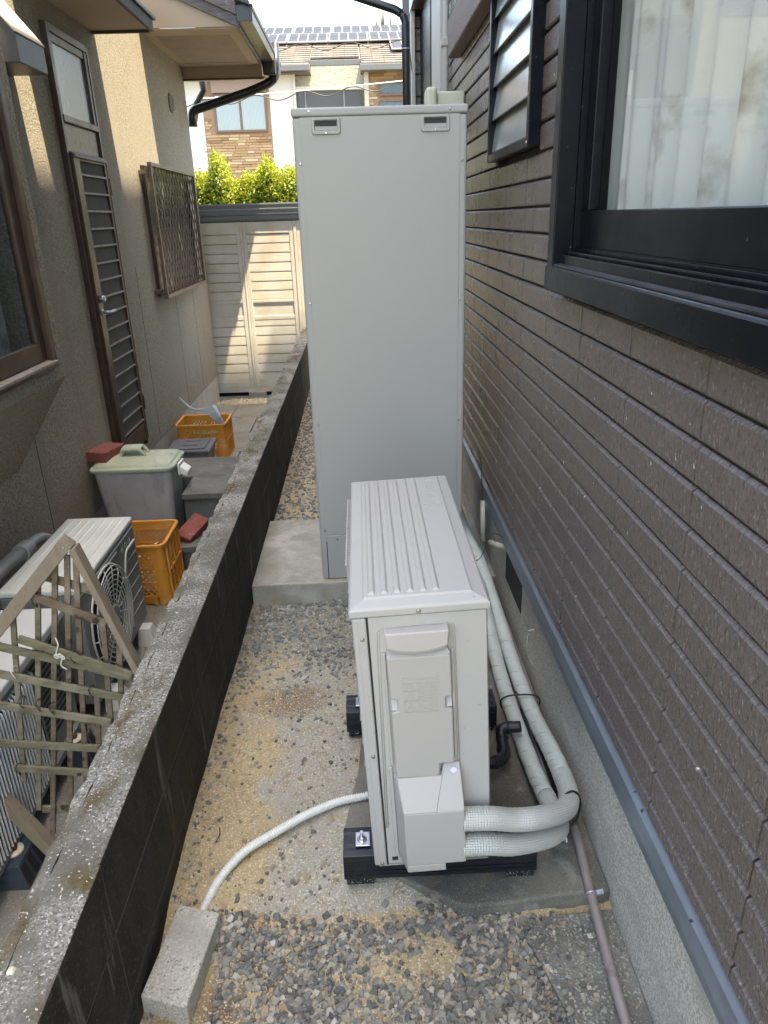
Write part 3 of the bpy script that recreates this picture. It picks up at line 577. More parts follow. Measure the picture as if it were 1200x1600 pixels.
# junction box, conduits, black downpipe
jb = thing('junction_box', 'cream electrical junction box peeking over the grey tank top', 'electrical box', (.42, 3.95, 1.86))
MB().box(.405, .538, 3.94, 4.06, 1.86, 2.035).build('box_body', m_cream, jb, bevel=.008)
MB().box(.352, .402, 3.9, 4.04, 1.86, 2.05).build('box_cover', m_cream, jb, bevel=.014)
MB().box(.5, .512, 3.936, 3.939, 1.955, 1.975).build('latch', m_gap, jb)
rr = []; P_ = []
for i in range(420):
    P_.append((.517, 4.56, 1.95 + i * .0035)); rr.append(.0155 + .0022 * (i % 2))
cd = thing('wall_conduit', 'pale corrugated vertical conduit fixed to the brown wall above the junction box', 'conduit', (.517, 4.56, 1.95))
MB().tube(P_, rr, 14).build('conduit_tube', m_cond, cd)
MB().box(.492, .545, 4.535, 4.585, 2.33, 2.37).build('clamp', m_cond, cd, bevel=.004)
dp = thing('black_downpipe', 'black rainwater downpipe with a slanted upper run behind the tank', 'downpipe', (.40, 5.2, -.1))
MB().tube(bent([(-.35, 5.3, 2.86), (.30, 5.2, 2.64), (.342, 5.2, 2.60), (.342, 5.2, -.1)], .035), .0235, 18).build('pipe', m_black, dp)
MB().ring((.342, 5.2, 2.44), (0, 0, 1), .0245, .004, 24, 6).build('bracket', m_galv, dp)
MB().bar((.366, 5.2, 2.44), (.43, 5.9, 2.44), .006, .01).build('bracket_arm', m_black, dp)

# ------------------------------------------------------------------ left house
LH = thing('tan_house', 'tan stuccoed house with bronze door and window frames on the left', 'house', (-2.5, 4, GL))
XW = -1.63
# wall with deep openings kept simple: parts sit proud of it
MB().box(-1.85, XW, .1, 8.22, -.105, 3.05).build('wall', m_stucco, LH, bevel=.004)
MB().box(-1.85, XW - .004, .1, 8.215, -.45, -.108).build('foundation', m_found_l, LH)
mb = MB()
for y_ in (3.52, 5.66, 6.75, 7.45): mb.box(XW + .0004, XW + .0012, y_, y_ + .004, -.1, 1.9 if y_ > 6 else 1.2)
mb.build('control_joints', m_gap, LH, kind='stuff')
MB().box(-6, -1.85, 8.02, 8.22, -.45, 3.0).box(-6, -1.85, .1, .3, -.45, 3.0).box(-6.2, -6, .1, 8.22, -.45, 3.0).build('back_wall', m_stucco, LH)
# main roof, rake end near y=6.68, eave at x=-.86
sl_ = .42
def roofz(x): return 3.02 + (-.84 - x) * sl_
mb = MB()
mb.prism([(-.84, roofz(-.84)), (-.84, roofz(-.84) + .05), (-4.2, roofz(-4.2) + .05), (-4.2, roofz(-4.2))], 'y', 6.66, 8.75)
mb.build('roof', m_hood, LH)
mb = MB(); mb.prism([(-1.66, 3.45), (-1.66, 3.5), (-4.2, 4.5), (-4.2, 4.45)], 'y', .0, 6.66); mb.build('near_roof', m_hood, LH)
for (x_, t) in ((0, 0),):
    MB().prism([(-.862, 2.885), (-.862, 2.955), (-4, 2.955 + 3.138 * sl_), (-4, 2.885 + 3.138 * sl_)], 'y', 6.655, 6.68).build('rake_board', m_fascia, LH, bevel=.003)
    MB().prism([(-.858, 2.957), (-.858, 3.045), (-4, 3.045 + 3.142 * sl_), (-4, 2.957 + 3.142 * sl_)], 'y', 6.635, 6.672).build('rake_board', m_fascia, LH, bevel=.003)
    MB().prism([(-.9, 2.893), (XW + .002, 2.893), (XW + .002, 3.3)], 'y', 6.684, 6.70).build('gable_infill', m_soffit, LH)
# soffit: plain borders, perforated centre ribs
MB().box(-1.629, -.865, 6.70, 6.90, 2.882, 2.892).build('soffit', m_soffit, LH)
MB().box(-1.629, -.865, 8.02, 8.2, 2.882, 2.892).build('soffit', m_soffit, LH)
MB().box(-1.629, -1.56, 6.901, 8.019, 2.882, 2.892).build('soffit', m_soffit, LH); MB().box(-.96, -.865, 6.901, 8.019, 2.882, 2.892).build('soffit', m_soffit, LH)
mb = MB(); mb.box(-1.559, -.961, 6.901, 8.019, 2.886, 2.894)
for i in range(30): mb.box(-1.552 + i * .0198, -1.543 + i * .0198, 6.91, 8.01, 2.8835, 2.886)
mb.build('perforated_soffit', m_perf, LH)
MB().box(-1.629, -.866, 8.2, 8.225, 2.785, 2.892).build('end_fascia', m_soffit, LH)
MB().box(-1.629, -.85, 8.19, 8.235, 2.768, 2.7845).build('end_trim', m_bronze, LH)
MB().box(-.866, -.845, 6.66, 8.72, 2.87, 3.03).build('eave_fascia', m_hood, LH, bevel=.002)
MB().box(-1.4, -.866, 8.235, 8.72, 2.875, 2.885).build('soffit', m_soffit, LH)
# gutter with folded lip, end box and offset downpipe
gt = MB().prism([(-.842, 2.90), (-.842, 2.99), (-.836, 2.99), (-.834, 2.912), (-.752, 2.912), (-.744, 3.0), (-.732, 3.004), (-.738, 2.902)], 'y', 6.56, 8.86).build('gutter', m_gutter, LH, bevel=.002)
MB().prism([(-.742, 2.972), (-.724, 2.976), (-.722, 3.006), (-.746, 3.006)], 'y', 6.555, 8.865).build('gutter_lip', m_hood, gt, bevel=.002)
MB().prism([(-.846, 2.895), (-.846, 3.0), (-.73, 3.008), (-.728, 2.895)], 'y', 6.548, 6.562).build('gutter_end', m_hood, gt, bevel=.002)
mb = MB()
for k in range(7): mb.prism([(-.86 + .012 * (k % 2), 3.03), (-.86, 3.07), (-.74, 3.02), (-.74, 2.985)], 'y', 6.50 + k * .33, 6.50 + k * .33 + .31)
mb.build('eave_tile', m_hood, gt, bevel=.008)
MB().box(-.846, -.722, 8.12, 8.28, 2.79, 2.93).build('hopper', m_black, gt, bevel=.015)
MB().tube(bent([(-.73, 8.3, 3.08), (-.73, 8.25, 2.80), (-.80, 8.2, 2.73), (-1.0, 8.24, 2.67), (-1.60, 8.28, 2.52), (-1.60, 8.28, 2.38)], .06), .042, 16).build('downpipe', m_black, gt)
mb = MB(); mb.tube([(-1.57, 8.9, 2.95), (-1.57, 8.9, 2.78), (-1.66, 8.9, 2.66), (-1.70, 8.9, 2.5)], [.055, .032, .032, .032], 14).build('rear_downpipe', m_black, gt)
# door canopy
cp = MB().box(XW + .001, -1.245, 4.29, 5.45, 2.628, 2.65).build('door_canopy', m_soffit, LH)
MB().box(-1.262, -1.238, 4.27, 5.47, 2.618, 2.682).build('canopy_board', m_fascia, cp, bevel=.003)
MB().box(XW + .001, -1.262, 5.45, 5.472, 2.612, 2.66).build('canopy_end', m_hood, cp, bevel=.002)
MB().box(XW + .001, -1.262, 4.268, 4.29, 2.612, 2.66).build('canopy_end', m_hood, cp, bevel=.002)
for k in range(3): MB().prism([(-1.222 - .05 * k, 2.684 + .028 * k), (-1.222 - .05 * k, 2.706 + .028 * k), (XW + .001, 2.78 + .028 * k), (XW + .001, 2.684 + .028 * k)], 'y', 4.25, 5.50).build('canopy_slate', m_hood, cp, bevel=.003)
# kitchen vent hood with a sloped top
MB().prism([(XW + .001, 2.165), (-1.45, 2.165), (-1.45, 2.275), (XW + .001, 2.50)], 'y', 3.76, 4.08).build('vent_hood', [m_hood], LH, bevel=.004)
MB().prism([(XW + .001, 2.504), (-1.449, 2.279), (-1.445, 2.283), (XW + .001, 2.509)], 'y', 3.755, 4.085).build('hood_top', M('sunlit hood top tone', (.40, .37, .33), .5), LH)  # sunlight on the slope is put into this paler colour
# louvred door, header panel, transom
DY0, DY1 = 4.60, 5.19
dr = thing('x', None, None, (0, 0, 0)); bpy.data.objects.remove(dr)
door = MB().box(XW + .001, XW + .035, DY0 - .03, DY0, -.0, 2.50).box(XW + .001, XW + .035, DY1, DY1 + .03, -.0, 2.50).box(XW + .001, XW + .035, DY0, DY1, 2.46, 2.50).box(XW + .001, XW + .040, DY0, DY1, 2.03, 2.065).build('door', m_bronze, LH, bevel=.003, label='bronze framed door with horizontal louvres and a frosted transom')
MB().box(XW + .002, XW + .018, DY0 + .001, DY1 - .001, 1.885, 2.029).build('header_panel', m_bronze_l, door, bevel=.002)
MB().box(XW + .002, XW + .020, DY0 + .001, DY0 + .03, 1.885, 2.029).build('header_trim', m_bronze, door)
MB().box(XW + .004, XW + .012, DY0 + .03, DY1 - .04, 2.066, 2.459).build('transom_glass', m_frost, door)
MB().box(XW + .003, XW + .030, DY1 - .04, DY1 - .001, 2.066, 2.459).box(XW + .003, XW + .030, DY0 + .001, DY0 + .03, 2.066, 2.459).box(XW + .013, XW + .024, DY0 + .03, DY1 - .04, 2.42, 2.459).build('transom_frame', m_bronze, door, bevel=.002)
DX = XW + .045
MB().box(DX - .04, DX + .006, DY0 + .004, DY0 + .10, .04, 1.875).box(DX - .04, DX + .002, DY1 - .035, DY1 - .002, .04, 1.875).box(DX - .04, DX, DY0 + .10, DY1 - .035, .04, .17).box(DX - .04, DX, DY0 + .10, DY1 - .035, 1.84, 1.875).build('door_leaf', m_bronze, door, bevel=.004)
MB().box(DX - .004, DX + .006, DY1 - .002, DY1 + .004, .05, 1.87).build('leaf_edge', m_bronze_l, door)
MB().prism([(DX - .01, 1.865), (DX + .02, 1.853), (DX + .02, 1.862), (DX - .01, 1.885)], 'y', DY0 + .02, DY1 - .002).build('drip_cap', m_slat_l, door)
zz = .185; k = 0
while zz < 1.80:
    MB().prism([(DX - .028, zz + .1005), (DX - .012, zz + .1005), (DX - .008, zz + .014), (DX - .002, zz), (DX - .012, zz), (DX - .028, zz + .09)], 'y', DY0 + .10, DY1 - .035).build('louvre_slat', m_shutter, door)
    MB().box(DX - .002, DX + .003, DY0 + .101, DY1 - .036, zz, zz + .012).build('slat_lip', m_slat_l, door, bevel=.001)
    zz += .0985
MB().tube([(DX + .006, 4.655, .995), (DX + .045, 4.655, .995), (DX + .05, 4.66, .995), (DX + .05, 4.76, .995)], .0095, 12).disc((DX + .006, 4.655, .995), (1, 0, 0), .022, .006).build('handle', m_galv, door)
MB().disc((DX + .006, 4.655, 1.075), (1, 0, 0), .021, .03, 20).build('lock_cylinder', m_galv, door)
for z_ in (.30, 1.72): MB().box(DX - .01, DX + .004, DY1 + .031, DY1 + .045, z_ - .05, z_ + .05).build('hinge', m_bronze, door)
# round vent
vn = MB().disc((XW, 7.5, 2.49), (1, 0, 0), .078, .02, 28).build('round_vent', m_slat_l, LH)
mb = MB()
for k in range(7):
    z_ = 2.49 - .054 + k * .018; hw = math.sqrt(max(.0001, .062 ** 2 - (z_ - 2.49) ** 2)); mb.box(XW + .019, XW + .0215, 7.5 - hw, 7.5 + hw, z_ - .0055, z_ + .0055)
mb.build('vent_slots', m_gap, vn)
# lattice security grille on a window
GY0, GY1, GZ0, GZ1, GXp = 6.14, 7.74, .925, 1.925, -1.552
gw = MB().box(XW + .001, XW + .03, GY0 + .03, GY0 + .07, GZ0 + .02, GZ1 - .02).box(XW + .001, XW + .03, GY1 - .07, GY1 - .03, GZ0 + .02, GZ1 - .02).box(XW + .001, XW + .03, GY0 + .07, GY1 - .07, GZ0 + .02, GZ0 + .06).box(XW + .001, XW + .03, GY0 + .07, GY1 - .07, GZ1 - .06, GZ1 - .02).build('grille_window', m_bronze, LH)
MB().box(XW + .002, XW + .008, GY0 + .07, GY1 - .07, GZ0 + .06, GZ1 - .06).build('window_glass', M('dim frosted glass', (.10, .105, .10), .15, spec=.9, layers=(('noise', (5, 5, 5), .56, .62, (.42, .42, .38)),), bumps=(('noise', 60., .3, .003),)), gw)
MB().box(GXp - .012, GXp + .014, GY0, GY0 + .032, GZ0 + .03, GZ1 - .03).box(GXp - .012, GXp + .014, GY1 - .032, GY1, GZ0 + .03, GZ1 - .03).box(GXp - .014, GXp + .018, GY0 - .004, GY1 + .004, GZ1 - .03, GZ1).box(GXp - .014, GXp + .018, GY0 - .004, GY1 + .004, GZ0, GZ0 + .03).build('grille_frame', m_bronze_l, gw, bevel=.003)
mb = MB(); lattice(mb, (GXp, GY0 + .032, GZ0 + .03), (0, 1, 0), (0, 0, 1), GY1 - GY0 - .064, GZ1 - GZ0 - .06, .098, .012, 60, .006)
mb.build('lattice', m_bronze, gw, kind='stuff')
mb = MB()
for z_ in (GZ0 + .06, GZ1 - .07):
    mb.box(XW + .002, GXp - .012, GY0 - .035, GY0 + .02, z_ - .015, z_ + .015).box(XW + .002, GXp - .012, GY1 - .02, GY1 + .01, z_ - .015, z_ + .015)
mb.build('bracket', m_bronze_l, gw)
# bay window
BX = -1.33
by = MB().hexa([(XW - .01, .3, .42), (XW - .01, 3.3, .42), (BX, 3.3, .87), (BX, .3, .87), (XW - .01, .3, .93), (XW - .01, 3.3, .93), (BX, 3.3, .93), (BX, .3, .93)]).box(XW, BX, 3.215, 3.3, .93, 2.2).box(XW, BX, .3, 3.215, 2.1, 2.2).box(XW, BX, .3, .4, .93, 2.1).build('bay_window', m_stucco, LH, label='projecting stuccoed bay with a sliding window')
MB().box(BX - .05, BX + .018, .4, 3.215, .930, .958).box(BX - .05, BX + .014, 3.17, 3.214, .958, 2.098).build('window_frame', m_bronze, by, bevel=.003)
MB().prism([(BX - .02, .958), (BX + .026, .950), (BX + .026, .960), (BX - .02, .966)], 'y', .4, 3.19).build('sill_lip', m_slat_l, by)
MB().box(BX - .035, BX - .008, .4, 3.165, .968, 1.045).box(BX - .035, BX - .008, 3.095, 3.165, 1.045, 2.098).build('window_sash', m_bronze, by, bevel=.003)
MB().box(BX - .024, BX - .020, .4, 3.095, 1.045, 2.098).build('window_glass', m_glass_d, by)
MB().box(BX - .27, BX - .265, .4, 3.2, .95, 2.098).build('dark_room_sheet', m_gap, by)  # unlit room behind the glass, painted as a dark sheet
MB().box(BX - .10, BX - .09, 2.93, 3.03, .97, 2.09).build('inner_curtain', m_curt, by)

# ------------------------------------------------------------------ porch steps
st = thing('porch_steps', 'grey cement porch block with a lower step below the louvred door', 'steps', (-1.1, 4.4, GL))
MB().box(-1.629, -.646, 4.40, 4.80, GL, 0).box(-1.10, -.646, 4.10, 4.40, GL, 0).build('landing', m_step, st, bevel=.006)
MB().box(-1.10, -.646, 4.072, 4.0985, -.035, .0015).build('nosing', m_step, st, bevel=.004)
MB().box(-1.12, -.646, 3.78, 4.0985, GL, -.20).build('step', m_step, st, bevel=.006)
MB().box(-1.12, -.646, 3.755, 3.7795, -.235, -.199).build('nosing', m_step, st, bevel=.004)
MB().box(-1.9, -1.632, 4.3, 5.4, GL, .02).build('threshold', m_step, st)

# ------------------------------------------------------------------ hot water tank
TK = thing('hot_water_tank', 'tall grey cabinet of a hot water storage tank standing on the slab', 'water tank', (.097, 3.25, 0))
tx0, tx1, ty0, ty1 = -.2175, .4115, 2.90, 3.58
MB().box(tx0 + .004, tx1 - .004, ty0 + .006, ty1, .0, 1.822).build('cabinet', m_tank, TK, bevel=.010)
MB().box(tx0 + .030, tx1 - .030, ty0 + .0035, ty0 + .03, .215, 1.822).build('front_panel', m_tank, TK, bevel=.0015)
mb = MB(); mb.box(tx0 + .001, tx1 - .001, ty0 + .002, ty1 + .002, 1.8235, 1.852); mb.build('top_cover', m_tank, TK, bevel=.008, seg=3)
MB().box(tx0 + .0335, tx1 - .030, ty0 + .003, ty0 + .03, .004, .2105).build('bottom_panel', m_tank, TK, bevel=.002)
MB().box(tx0 + .0302, tx0 + .0333, ty0 + .0028, ty0 + .006, .0, .182).build('panel_gap', m_gap, TK)
mb = MB(); mb.tube(bent([(-.105, ty0 + .0035, .01), (-.105, ty0 + .0035, .115), (-.06, ty0 + .0035, .125), (.1, ty0 + .0035, .125)], .012), .0011, 6); mb.build('knockout_outline', m_gap, TK)
for (a, b_) in ((-.148, -.043), (.240, .345)):
    z0, z1 = 1.765, 1.8215
    hb = MB()
    def rr_(x0, x1, z0, z1, r, n=5):
        o = []
        for cx, cz, a0 in ((x1 - r, z1 - r, 0), (x0 + r, z1 - r, 90), (x0 + r, z0 + r, 180), (x1 - r, z0 + r, 270)):
            for i in range(n + 1): t = math.radians(a0 + 90 * i / n); o.append((cx + r * math.cos(t), cz + r * math.sin(t)))
        return o
    L = [(rr_(a, b_, z0, z1, .010), ty0 + .0030), (rr_(a + .003, b_ - .003, z0 + .003, z1 - .003, .009), ty0 - .0035), (rr_(a + .011, b_ - .011, z0 + .013, z1 - .009, .005), ty0 - .0035), (rr_(a + .013, b_ - .013, z0 + .015, z1 - .011, .004), ty0 + .0025)]
    vs = [(x, y, z) for pl, y in L for x, z in pl]; n = len(L[0][0]); fs = []
    for j in range(3):
        for i in range(n): fs.append((j * n + i, (j + 1) * n + i, (j + 1) * n + (i + 1) % n, j * n + (i + 1) % n))
    hb.add(vs, fs, 0, False)
    h = hb.build('handle_frame', m_tank, TK)
    mb = MB(); x0_, x1_, za, zb = a + .014, b_ - .014, z0 + .016, z1 - .012
    mb.add([(x0_, ty0 + .0025, zb), (x1_, ty0 + .0025, zb), (x1_, ty0 + .0025, za), (x0_, ty0 + .0025, za)], [(0, 1, 2, 3)], 0)
    mb.add([(x0_, ty0 + .0015, zb - .017), (x1_, ty0 + .0015, zb - .017), (x1_, ty0 + .0022, zb), (x0_, ty0 + .0022, zb)], [(0, 1, 2, 3)], 1)  # upper strip painted dark as shade under the lip
    mb.build('handle_recess', [m_tank, M('painted handle shade', (.035, .035, .034), .7)], h)
    MB().disc(((a + b_) / 2, ty0 - .0036, z0 + .006), (0, -1, 0), .0042, .003, 10).build('screw', m_screw, h)
for x_, z_ in ((-.153, 1.84), (.344, 1.838), (-.194, 1.675), (.389, 1.672), (-.191, 1.19), (.386, 1.188), (-.189, .709), (.385, .709), (-.190, .235), (-.139, .193), (.385, .235)):
    MB().disc((x_, ty0 + (.0035 if z_ < 1.8 and z_ != .193 else .003 if z_ < .2 else .002), z_), (0, -1, 0), .0045, .0035, 10).build('screw', m_screw, TK)

# ------------------------------------------------------------------ heat pump outdoor unit (local frame: x across, y depth, z up; leans a little)
HP = thing('heat_pump_unit', 'pale beige heat pump outdoor unit with ribbed top in the foreground', 'heat pump', (-.018, 1.30, .045))
HP.rotation_euler = (0, -.038, 0); ORG[HP.name] = (0, 0, 0)
W_, L_, H_ = .283, .77, .715
MB().box(.0, W_, .004, L_ - .004, .003, .688).build('casing', m_hp, HP, bevel=.012)
MB().prism([(.034, -.0), (W_ - .004, -.0), (W_ - .004, .02), (.034, .02)], 'z', .006, .684).build('side_panel', m_hp, HP, bevel=.0015)
MB().box(.0012, .0305, -.0015, .02, .004, .684).build('corner_panel', m_hp, HP, bevel=.004)
MB().box(.0308, .0337, -.0006, .01, .004, .684).build('panel_gap', m_gap, HP)
MB().box(.0105, .0125, -.0022, .004, .02, .68).build('corner_crease', m_hp, HP, bevel=.0008)
# top cover: rim, sloped border, raised deck with ribs
x0_, x1_, y0_, y1_ = -.004, W_ + .003, -.004, L_ + .004
ring0 = lambda d, z: [(x0_ + d, y0_ + d, z), (x1_ - d, y0_ + d, z), (x1_ - d, y1_ - d, z), (x0_ + d, y1_ - d, z)]
mb = MB(); vs = ring0(.001, .6865) + ring0(0, .689) + ring0(0, .702) + ring0(.004, .7065) + ring0(.030, .7125) + ring0(.034, .7155)
fs = [(j * 4 + i, j * 4 + (i + 1) % 4, j * 4 + 4 + (i + 1) % 4, j * 4 + 4 + i) for j in range(5) for i in range(4)] + [(20, 21, 22, 23), (3, 2, 1, 0)]
mb.add(vs, fs).build('top_cover', m_hp, HP, bevel=.003, angle=.12)
for u in (.045, .072, .099, .126, .153, .180):
    MB().hexa([(u - .009, .038, .7150), (u + .009, .038, .7150), (u + .009, L_ - .040, .7150), (u - .009, L_ - .040, .7150), (u - .0035, .046, .7195), (u + .0035, .046, .7195), (u + .0035, L_ - .048, .7195), (u - .0035, L_ - .048, .7195)]).build('rib', m_hp, HP, bevel=.0012)
mb = MB()   # embossed pictogram frame on the far right of the top
mb.bar((.200, .50, .7160), (.245, .50, .7160), .0015, .0016).bar((.200, .50, .7160), (.200, .725, .7160), .0015, .0016).bar((.245, .50, .7160), (.245, .725, .7160), .0015, .0016).bar((.2, .725, .716), (.245, .725, .716), .0015, .0016)
mb.bar((.205, .62, .716), (.24, .62, .716), .0015, .0014)
for i in range(9): mb.bar((.206 + .004 * (i % 2), .515 + .0105 * i, .716), (.236 - .006 * (i % 3), .515 + .0105 * i, .716), .0022, .0014)
mb.ring((.223, .655, .716), (0, 0, 1), .010, .0011, 16, 4).bar((.208, .69, .716), (.238, .69, .716), .003, .0014).bar((.215, .67, .716), (.215, .705, .716), .003, .0014).bar((.23, .67, .716), (.23, .705, .716), .003, .0014)
mb.build('embossing', m_hp, HP)
# pressed outline on the side
mb = MB()
for d, r_ in ((0, .018), (.0045, .014)):
    mb.tube(bent([(.036 + d, -.0002, .12), (.050 + d, -.0002, .658 - d), (.212 - d, -.0002, .662 - d), (.213 - d, -.0002, .285)], r_), .0013, 6)
mb.build('pressed_outline', m_hp, HP)
# grip hood
mb = MB(); vs = []; nx = 10
for i in range(nx + 1):
    t = i / nx; x_ = .065 + .133 * t; dip = .012 * (1 - (2 * t - 1) ** 2); ins = .006 * abs(2 * t - 1)
    vs += [(x_, -.0005, .658), (x_, -.026, .657), (.069 + .125 * t, -.030, .627 - dip), (.070 + .123 * t, -.0265, .617 - dip), (.070 + .123 * t, -.0005, .612 - dip)]
fs = [(i * 5 + k, (i + 1) * 5 + k, (i + 1) * 5 + k + 1, i * 5 + k + 1) for i in range(nx) for k in range(4)] + [(0, 1, 2, 3, 4), tuple(nx * 5 + k for k in (4, 3, 2, 1, 0))]
fs = [f[::-1] for f in fs]
mb.add(vs, fs, sm=False).build('grip_hood', m_hp_plastic, HP, bevel=.003, angle=.5)
# service cover with side notches and stepped lower right corner
out = [(.068, .597), (.197, .597), (.200, .590), (.200, .492), (.186, .490), (.186, .462), (.200, .458), (.200, .314), (.168, .313), (.165, .279), (.069, .281), (.069, .458), (.083, .463), (.083, .490), (.069, .492), (.066, .590)]
mb = MB(); mb.prism([(a, b_) for a, b_ in out], 'y', -.021, -.0003); mb.build('service_cover', m_hp_plastic, HP, bevel=.004, seg=3)
MB().hexa([(.067, -.0004, .598), (.199, -.0004, .598), (.197, -.0004, .607), (.069, -.0004, .607), (.067, -.0205, .5975), (.199, -.0205, .5975), (.194, -.011, .607), (.072, -.011, .607)]).build('cover_bevel', m_hp_plastic, HP)
MB().box(.058, .0645, -.006, -.0003, .305, .60).box(.2015, .2085, -.006, -.0003, .32, .60).build('cover_flange', m_hp_plastic, HP, bevel=.002)
for zc in (.476,):
    MB().hexa([(.070, -.0004, zc - .013), (.0825, -.0004, zc - .013), (.0825, -.0004, zc + .010), (.070, -.0004, zc + .010), (.070, -.017, zc - .013), (.0825, -.017, zc - .013), (.0825, -.004, zc + .010), (.070, -.004, zc + .010)]).build('notch_ramp', m_hp_plastic, HP)
    MB().hexa([(.187, -.0004, zc - .013), (.199, -.0004, zc - .013), (.199, -.0004, zc + .010), (.187, -.0004, zc + .010), (.187, -.017, zc - .013), (.199, -.017, zc - .013), (.199, -.004, zc + .010), (.187, -.004, zc + .010)]).build('notch_ramp', m_hp_plastic, HP)
mb = MB(); y_ = -.0213
def eb(a, b_, c, d, t=.0014): mb.bar((a, y_, b_), (c, y_, d), t, .0018, up=(0, 1, 0))
eb(.096, .458, .171, .458); eb(.096, .545, .171, .545); eb(.096, .458, .096, .545); eb(.171, .458, .171, .545)
for k, zc in enumerate((.487, .512, .533)): eb(.096, zc, .171, zc, .0008)
for zc in (.461, .490, .514): eb(.099, zc, .121, zc); eb(.099, zc, .110, zc + .020); eb(.121, zc, .110, zc + .020); eb(.110, zc + .005, .110, zc + .012, .0016)
for z_ in (.464, .470, .476, .482, .492, .497, .502, .508, .517, .522, .528, .539): 
    x_ = .127 if z_ < .535 else .118
    while x_ < .166: eb(x_, z_, x_ + .0035, z_, .0018); x_ += random.uniform(.0048, .0058)
mb.build('warning_embossing', m_hp_plastic, HP)
# pipe cover
mb = MB()
a0, a1 = .072, .214
pc = [(.066, -.0003, .040), (.166, -.0003, .040), (.166, -.0003, .058), (a1, -.0003, .058), (a1, -.0003, .300), (.204, -.0003, .302), (.172, -.0003, .279), (.069, -.0003, .281), (.058, -.0003, .300), (.055, -.0003, .296)]
mb.hexa([(.060, -.0003, .0395), (.167, -.0003, .0395), (.167, -.0003, .0595), (.060, -.0003, .0595), (.079, -.060, .0395), (.167, -.060, .0395), (.167, -.060, .0595), (.079, -.060, .0595)])
mb.build('pipe_cover_foot', m_hp_plastic, HP, bevel=.002)
mb = MB(); mb.hexa([(.060, -.0003, .0597), (a1, -.0003, .0597), (a1, -.060, .0597), (.079, -.060, .0597), (.060, -.0003, .213), (a1, -.0003, .213), (a1, -.060, .213), (.079, -.060, .213)])
mb.build('pipe_cover', m_hp_plastic, HP, bevel=.003)
mb = MB(); mb.hexa([(.060, -.0003, .2132), (.152, -.0003, .2132), (.152, -.0602, .2132), (.0785, -.0602, .2132), (.060, -.0003, .281), (.172, -.0003, .281), (.172, -.022, .281), (.070, -.022, .281)]); mb.build('pipe_cover_slope', m_hp_plastic, HP, bevel=.002)
MB().hexa([(.1525, -.0003, .2132), (a1, -.0003, .2132), (a1, -.0603, .2132), (.1525, -.0603, .2132), (.1755, -.0003, .302), (a1 - .002, -.0003, .302), (a1 - .002, -.006, .302), (.1755, -.006, .302)]).build('pipe_cover_cheek', m_hp_plastic, HP, bevel=.0015)
MB().box(.0525, .061, -.008, -.0004, .04, .303).build('pipe_cover_lip', m_hp_plastic, HP, bevel=.002)
MB().disc((.198, -.0085, .287), (0, -.95, .3), .0085, .009, 14).build('cover_screw', M('white nylon screw', (.68, .70, .78), .35), HP)
for x_, z_ in ((.020, .635), (.0205, .331), (.0195, .011)): MB().disc((x_, -.0016, z_), (0, -1, 0), .0045, .0032, 12).build('screw', m_screw, HP)
MB().disc((.139, -.0042, .694), (0, -1, 0), .0048, .0032, 12).build('screw', m_screw, HP)
MB().box(.044, .058, -.0012, -.0002, .018, .028).box(.225, .245, -.0012, -.0002, .018, .026).build('slot', m_gap, HP)
MB().box(.012, W_ - .01, -.0008, .03, .0015, .0028).build('base_rail', m_hp, HP)
# air grille on the left (front) face: only its edge shows
mb = MB()
for i in range(46): mb.box(-.016, -.002, .30 + i * .0095, .3035 + i * .0095, .05, .665)
for i in range(9): mb.box(-.0175, -.014, .29, .74, .05 + i * .0765, .0535 + i * .0765)
mb.build('front_grille', m_hp_plastic, HP, kind='stuff')
mb = MB(); mb.box(-.0015, .0005, .04, .60, .04, .68).build('grille_back', m_gap, HP)
mb = MB()
for i in range(52): mb.box(W_ - .001, W_ + .002, .05 + i * .0135, .053 + i * .0135, .03, .67)
mb.build('rear_fins', m_gap, HP, kind='stuff')

# plastic base blocks under the unit
def base_block(y, lab):
    t = thing('base_block', lab, 'base block', (.145, y + .05, -.052), 'black plastic base blocks under the heat pump')
    x0, x1, z0 = -.095, .385, -.033
    MB().prism([(y, z0), (y + .004, z0 + .048), (y + .0, z0 + .051), (y + .004, z0 + .072), (y + .022, z0 + .074), (y + .024, z0 + .070), (y + .036, z0 + .070), (y + .038, z0 + .0745), (y + .062, z0 + .0745), (y + .064, z0 + .070), (y + .076, z0 + .070), (y + .078, z0 + .074), (y + .096, z0 + .072), (y + .10, z0)], 'x', x0, x1).build('block_body', m_blackpl, t, bevel=.0012)
    mb = MB()
    for z_ in (.012, .024, .060): mb.box(x0 + .001, x1 - .001, y - .0016, y + .006, z0 + z_, z0 + z_ + .002)
    mb.build('ridge', m_blackpl, t)
    MB().box(x0 + .006, x0 + .075, y + .002, y + .098, -.053, z0 - .0005).build('rubber_pad', m_rubber, t, bevel=.002); MB().box(x1 - .075, x1 - .006, y + .002, y + .098, -.053, z0 - .0005).build('rubber_pad', m_rubber, t, bevel=.002)
    b_ = MB(); b_.box(-.064, -.028, y + .03, y + .074, z0 + .075, z0 + .0785).build('foot_plate', m_zinc, t, bevel=.0012)
    b_ = MB(); b_.disc((-.048, y + .05, z0 + .0785), (0, 0, 1), .012, .0025, 20).disc((-.048, y + .05, z0 + .081), (0, 0, 1), .0085, .008, 6).tube([(-.048, y + .05, z0 + .089), (-.048, y + .05, z0 + .104)], .0042, 10); b_.build('bolt', m_zinc, t)
base_block(1.335, 'black plastic base block under the near end of the heat pump')
base_block(1.895, 'black plastic base block under the far end of the heat pump')

